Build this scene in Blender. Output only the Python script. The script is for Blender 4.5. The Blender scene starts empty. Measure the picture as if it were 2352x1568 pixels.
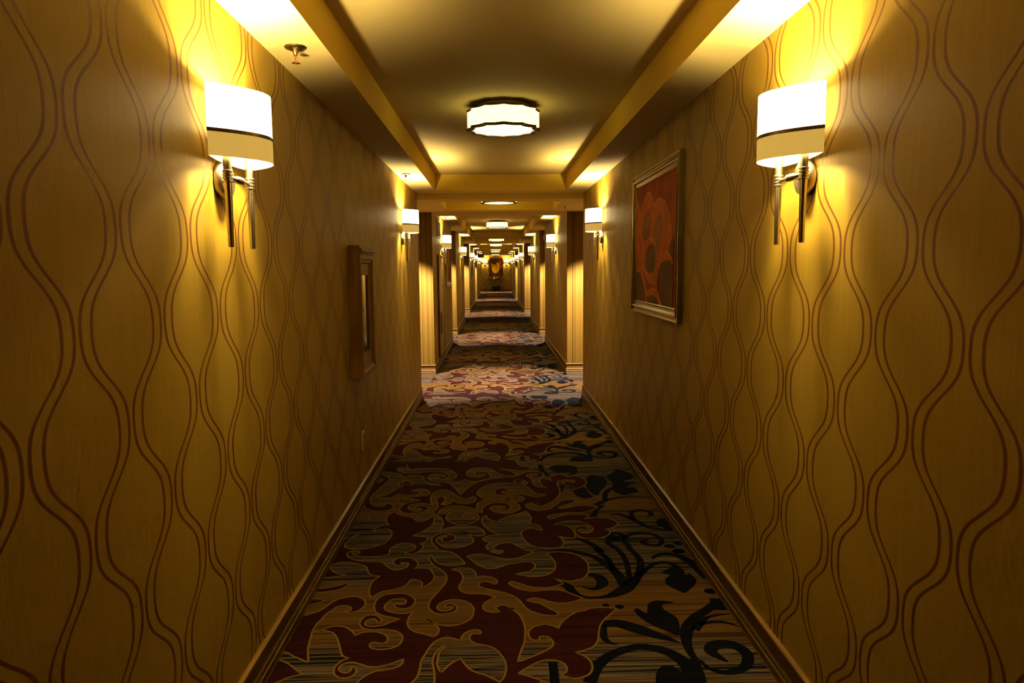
import bpy, bmesh, math, random
from mathutils import Vector, Matrix, geometry
PI = math.pi
S = bpy.context.scene
COL = S.collection
random.seed(4)

# ---------------------------------------------------------------- camera, world, exposure
CH, YAW, PITCH, ROLL = 1.50440, 0.02450, 0.10660, -0.00880
fw = Vector((math.sin(YAW)*math.cos(PITCH), math.cos(YAW)*math.cos(PITCH), -math.sin(PITCH)))
r0 = Vector((math.cos(YAW), -math.sin(YAW), 0)); u0 = r0.cross(fw)
r_ = r0*math.cos(ROLL) + u0*math.sin(ROLL); u_ = -r0*math.sin(ROLL) + u0*math.cos(ROLL)
cd = bpy.data.cameras.new('camera'); cam = bpy.data.objects.new('camera', cd); COL.objects.link(cam)
cd.sensor_width = 36.0; cd.lens = 1568.0/2352*36; cd.clip_start = 0.02; cd.clip_end = 200
M = Matrix((r_, u_, -fw)).transposed().to_4x4(); M.translation = Vector((0, 0, CH))
cam.matrix_world = M
S.camera = cam
w = bpy.data.worlds.new('world'); S.world = w; w.use_nodes = True
w.node_tree.nodes['Background'].inputs[0].default_value = (0.01, 0.006, 0.002, 1)
w.node_tree.nodes['Background'].inputs[1].default_value = 0.2
S.view_settings.view_transform = 'Standard'; S.view_settings.look = 'None'
S.view_settings.gamma = 1.0; S.view_settings.use_curve_mapping = False
S.view_settings.exposure = -0.22
S.cycles.max_bounces = 5; S.cycles.diffuse_bounces = 4; S.cycles.glossy_bounces = 2; S.cycles.transmission_bounces = 3
S.cycles.use_adaptive_sampling = True; S.cycles.adaptive_threshold = 0.07; S.cycles.adaptive_min_samples = 24
S.cycles.light_sampling_threshold = 0.02; S.cycles.use_light_tree = True
S.cycles.caustics_reflective = False; S.cycles.caustics_refractive = False
S.cycles.sample_clamp_indirect = 4.0
S.cycles.use_denoising = True

# light levels
LAMP = (1.0, 0.745, 0.31)          # sconce light colour
SCONCE_W = 80.0; SHADE_E = 7.5; BAND_E = 0.56
CEIL_E = 4.0; SPOT_W = 2000.0; SPOT_C = (1.0, 0.82, 0.74)

XL, XR, HC, HR, HT, HTR = -0.8723, 1.0277, 2.355, 2.295, 2.53, 2.485
E1, R1, E2, R2, E3, R3, E4, R4, E5, YE = 7.94, 9.72, 13.97, 15.57, 19.7, 23.5, 30.6, 33.78, 41.2, 45.6
Y0 = -1.2
RD = 0.95                          # recess depth

# ---------------------------------------------------------------- helpers
def tag(o, label=None, cat=None, group=None, kind=None):
    if label: o['label'] = label
    if cat: o['category'] = cat
    if group: o['group'] = group
    if kind: o['kind'] = kind
    return o
def obj(name, bm, mats, parent=None, smooth=False, bevel=0):
    bmesh.ops.recalc_face_normals(bm, faces=bm.faces)
    me = bpy.data.meshes.new(name); bm.to_mesh(me); bm.free()
    if not isinstance(mats, (list, tuple)): mats = [mats]
    for m in mats: me.materials.append(m)
    o = bpy.data.objects.new(name, me); COL.objects.link(o)
    if parent: o.parent = parent
    if smooth:
        for p in me.polygons: p.use_smooth = True
        md = o.modifiers.new('es', 'EDGE_SPLIT'); md.split_angle = math.radians(40)
    if bevel:
        b = o.modifiers.new('bv', 'BEVEL'); b.width = bevel; b.segments = 2; b.limit_method = 'ANGLE'
    return o
def empty(name, loc, rz=0, label=None, cat=None, group=None):
    o = bpy.data.objects.new(name, None); COL.objects.link(o); o.empty_display_size = 0.05
    o.location = loc; o.rotation_euler = (0, 0, rz)
    return tag(o, label, cat, group)
def kids(o): return [c for c in bpy.data.objects if c.parent == o]
def copy_tree(o, parent=None):
    c = o.copy(); COL.objects.link(c)
    if parent is not None: c.parent = parent
    for ch in kids_map.get(o.name, []): copy_tree(ch, c)
    return c
kids_map = {}
def remap():
    kids_map.clear()
    for o in bpy.data.objects:
        if o.parent: kids_map.setdefault(o.parent.name, []).append(o)
def dup(root, loc, rz, label, group=None):
    c = copy_tree(root); c.location = loc; c.rotation_euler = (0, 0, rz); c['label'] = label
    if group: c['group'] = group
    return c
def quad(bm, pts, mi=0):
    vs = [bm.verts.new(p) for p in pts]; f = bm.faces.new(vs); f.material_index = mi; return f
def box(bm, x0, x1, y0, y1, z0, z1, mi=0):
    v = [bm.verts.new((x, y, z)) for x in (x0, x1) for y in (y0, y1) for z in (z0, z1)]
    for q in ((0,1,3,2),(4,6,7,5),(0,4,5,1),(2,3,7,6),(0,2,6,4),(1,5,7,3)):
        bm.faces.new([v[i] for i in q]).material_index = mi
def lathe(bm, prof, n=32, c=(0,0,0), axis='z', cap=True):
    """prof: list of (r, h)"""
    rings = []
    for r, h in prof:
        ring = []
        for k in range(n):
            a = 2*PI*k/n; p = (r*math.cos(a), r*math.sin(a), h)
            if axis == 'y': p = (p[0], p[2], p[1])
            elif axis == 'x': p = (p[2], p[0], p[1])
            ring.append(bm.verts.new((p[0]+c[0], p[1]+c[1], p[2]+c[2])))
        rings.append(ring)
    for a, b in zip(rings, rings[1:]):
        for k in range(n): bm.faces.new((a[k], a[(k+1) % n], b[(k+1) % n], b[k]))
    if cap:
        bm.faces.new(rings[0]); bm.faces.new(rings[-1])
def ring_extrude(bm, outline, z0, z1, mi=0, cap=False):
    a = [bm.verts.new((x, y, z0)) for x, y in outline]; b = [bm.verts.new((x, y, z1)) for x, y in outline]
    n = len(a)
    for k in range(n): bm.faces.new((a[k], a[(k+1) % n], b[(k+1) % n], b[k])).material_index = mi
    if cap: bm.faces.new(a).material_index = mi; bm.faces.new(b).material_index = mi

# ---------------------------------------------------------------- node helpers
class NT:
    def __init__(s, name):
        s.m = bpy.data.materials.new(name); s.m.use_nodes = True; s.t = s.m.node_tree
        s.p = s.t.nodes['Principled BSDF']
    def n(s, typ, **kw):
        nd = s.t.nodes.new(typ)
        for k, v in kw.items(): setattr(nd, k, v)
        return nd
    def link(s, a, b): s.t.links.new(a, b)
    def set(s, inp, v):
        if hasattr(v, 'is_output') or isinstance(v, bpy.types.NodeSocket): s.link(v, inp)
        else: inp.default_value = v
    def math(s, op, a, b=None, c=None, clamp=False):
        nd = s.n('ShaderNodeMath', operation=op, use_clamp=clamp)
        s.set(nd.inputs[0], a)
        if b is not None: s.set(nd.inputs[1], b)
        if c is not None: s.set(nd.inputs[2], c)
        return nd.outputs[0]
    def mix(s, f, a, b):
        nd = s.n('ShaderNodeMix', data_type='RGBA')
        s.set(nd.inputs[0], f)
        for i, v in ((6, a), (7, b)):
            if isinstance(v, tuple): nd.inputs[i].default_value = (*v[:3], 1)
            else: s.link(v, nd.inputs[i])
        return nd.outputs[2]
    def pos(s):
        g = s.n('ShaderNodeNewGeometry'); x = s.n('ShaderNodeSeparateXYZ'); s.link(g.outputs['Position'], x.inputs[0])
        return x.outputs[0], x.outputs[1], x.outputs[2], g.outputs['Position']
    def noise(s, scale_vec, scale=1.0, detail=2.0, vec=None, obj_space=False):
        mp = s.n('ShaderNodeMapping'); mp.inputs['Scale'].default_value = scale_vec
        if vec is None:
            if obj_space: vec = s.n('ShaderNodeTexCoord').outputs['Object']
            else: vec = s.n('ShaderNodeNewGeometry').outputs['Position']
        s.link(vec, mp.inputs[0])
        nd = s.n('ShaderNodeTexNoise'); nd.inputs['Scale'].default_value = scale; nd.inputs['Detail'].default_value = detail
        s.link(mp.outputs[0], nd.inputs['Vector']); return nd.outputs[0]
    def ramp(s, f, stops, interp='LINEAR'):
        nd = s.n('ShaderNodeValToRGB'); s.link(f, nd.inputs[0]); cr = nd.color_ramp; cr.interpolation = interp
        while len(cr.elements) < len(stops): cr.elements.new(0.5)
        for e, (p, c) in zip(cr.elements, stops): e.position = p; e.color = (*c, 1)
        return nd.outputs[0]
    def bump(s, h, strength=0.2, dist=0.002):
        nd = s.n('ShaderNodeBump'); nd.inputs['Strength'].default_value = strength; nd.inputs['Distance'].default_value = dist
        s.link(h, nd.inputs['Height']); s.link(nd.outputs[0], s.p.inputs['Normal'])
    def base(s, v, rough=0.5, metal=0.0, spec=0.5):
        if isinstance(v, tuple): s.p.inputs['Base Color'].default_value = (*v[:3], 1)
        else: s.link(v, s.p.inputs['Base Color'])
        s.p.inputs['Roughness'].default_value = rough; s.p.inputs['Metallic'].default_value = metal
        s.p.inputs['Specular IOR Level'].default_value = spec
        return s.m

def mat_plain(name, col, rough=0.5, metal=0.0, var=0.08, scale=30, spec=0.5, bump=0.0):
    t = NT(name); f = t.noise((1, 1, 1), scale, 3, obj_space=True)
    c2 = tuple(c*(1-var*2) for c in col); c1 = tuple(min(1, c*(1+var)) for c in col)
    m = t.base(t.ramp(f, [(0.3, c2), (0.7, c1)]), rough, metal, spec)
    if bump: t.bump(f, bump, 0.002)
    return m
def mat_emit(name, col, e, base=(0.8, 0.8, 0.75), z_grad=None):
    t = NT(name); t.base(base, 0.6)
    t.p.inputs['Emission Color'].default_value = (*col, 1); t.p.inputs['Emission Strength'].default_value = e
    return t.m

WALL_C = (0.35, 0.228, 0.025); WAVE_C = (0.12, 0.038, 0.005)
def mat_wave(name, axis, c0, z0):
    t = NT(name); x, y, z, P = t.pos(); u = x if axis == 'x' else y
    per, sp, A, hs, hw = 0.463, 0.185, 0.061, 0.0205, 0.0060
    a = t.math('DIVIDE', t.math('SUBTRACT', u, c0), sp)
    k = t.math('ROUND', a)
    loc = t.math('MULTIPLY', t.math('SUBTRACT', a, k), sp)
    par = t.math('SUBTRACT', 1.0, t.math('MULTIPLY', t.math('FLOORED_MODULO', k, 2.0), 2.0))
    th = t.math('MULTIPLY', t.math('SUBTRACT', z, z0), 2*PI/per)
    f = t.math('SUBTRACT', t.math('MULTIPLY', t.math('COSINE', th), 1.08), t.math('MULTIPLY', t.math('COSINE', t.math('MULTIPLY', th, 3.0)), 0.08))
    off = t.math('MULTIPLY', t.math('MULTIPLY', f, par), -A)
    d = t.math('ABSOLUTE', t.math('SUBTRACT', t.math('ABSOLUTE', t.math('SUBTRACT', loc, off)), hs))
    mr = t.n('ShaderNodeMapRange', interpolation_type='SMOOTHSTEP')
    t.link(d, mr.inputs[0]); mr.inputs[1].default_value = hw*0.55; mr.inputs[2].default_value = hw*1.35
    mr.inputs[3].default_value = 1; mr.inputs[4].default_value = 0
    sc = (1, 1, 0.02) 
    n1 = t.noise(sc, 420, 2)
    n2 = t.noise((1, 1, 0.05), 60, 3)
    g = t.math('ADD', t.math('MULTIPLY', n1, 0.8), t.math('MULTIPLY', n2, 0.2))
    kk = 0.62 if axis == 'x' else 1.0          # same paper, colour darkened to offset the strong sconce light at the end
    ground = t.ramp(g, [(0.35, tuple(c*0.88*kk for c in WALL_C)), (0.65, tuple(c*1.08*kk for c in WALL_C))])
    col = t.mix(mr.outputs[0], ground, WAVE_C)
    m = t.base(col, 0.5, 0.0, 0.25)
    t.bump(n1, 0.25, 0.001)
    return m
def mat_stripe(name, axis='x'):
    t = NT(name); x, y, z, P = t.pos(); u = x if axis == 'x' else y
    cb = t.n('ShaderNodeCombineXYZ'); t.link(u, cb.inputs[0])
    f = t.noise((1, 1, 1), 42, 4, vec=cb.outputs[0])
    col = t.ramp(f, [(0.40, (0.035, 0.013, 0.002)), (0.46, (0.115, 0.064, 0.008)), (0.54, (0.150, 0.092, 0.013)), (0.60, (0.060, 0.028, 0.003))])
    return t.base(col, 0.7, spec=0.05)
def mat_wood(name, c1, c2, axis='y', rough=0.42):
    t = NT(name); sc = {'y': (1, 0.04, 1), 'z': (1, 1, 0.04), 'x': (0.04, 1, 1)}[axis]
    f = t.noise(sc, 90, 5)
    return t.base(t.ramp(f, [(0.35, c1), (0.65, c2)]), rough, spec=0.25)

M_WL = mat_wave('wavy gold wallpaper left', 'y', 1.348, 1.605)
M_WR = mat_wave('wavy gold wallpaper right', 'y', 1.545, 1.320)
M_WE = mat_wave('wavy gold wallpaper end', 'x', 0.08, 1.4)
M_STR = mat_stripe('striped wallpaper')
M_CEIL = mat_plain('cream ceiling paint', (0.60, 0.475, 0.19), 0.85, var=0.03, scale=200, bump=0.1)
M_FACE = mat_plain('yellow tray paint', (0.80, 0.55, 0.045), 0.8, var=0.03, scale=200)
M_BASE = mat_wood('golden oak trim', (0.10, 0.053, 0.009), (0.17, 0.097, 0.018))
M_CAB = mat_wood('cabinet wood', (0.17, 0.08, 0.018), (0.27, 0.14, 0.03), 'z')
M_NICK = mat_plain('brushed nickel', (0.62, 0.55, 0.42), 0.28, 1.0, var=0.05)
M_BRASS = mat_plain('aged brass', (0.55, 0.42, 0.20), 0.3, 1.0, var=0.06)
M_BRONZE = mat_plain('dark bronze', (0.10, 0.06, 0.04), 0.4, 0.6, var=0.1)
M_SHADE = mat_emit('lit linen shade', (1.0, 0.78, 0.36), SHADE_E)
M_BANDL = mat_emit('gold shade band', (1.0, 0.64, 0.13), BAND_E, (0.55, 0.40, 0.07))
M_INNER = mat_plain('shade lining', (0.8, 0.75, 0.6), 0.7)
M_LAMPS = mat_emit('lit glass shade', (1.0, 0.80, 0.235), CEIL_E)
M_LAMPD = mat_emit('lit glass diffuser', (1.0, 0.81, 0.25), CEIL_E*1.1)
M_WHITE = mat_plain('white plastic', (0.75, 0.70, 0.58), 0.45)
M_BEIGE = mat_plain('beige plastic', (0.50, 0.34, 0.10), 0.5)
M_BLACK = mat_plain('dark lacquer', (0.03, 0.02, 0.012), 0.3)
M_DARK = mat_plain('shadowed void', (0.02, 0.014, 0.008), 0.8)
M_FRAME = mat_plain('antique silver gilt', (0.34, 0.27, 0.13), 0.22, 0.95, var=0.08, scale=60)
M_GREY = mat_plain('dark painted table', (0.10, 0.075, 0.03), 0.5)
t = NT('cabinet glass'); t.base((0.25, 0.24, 0.2), 0.08, 0.0, 0.8); t.p.inputs['Transmission Weight'].default_value = 0.0
M_GLASS = t.m

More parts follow.
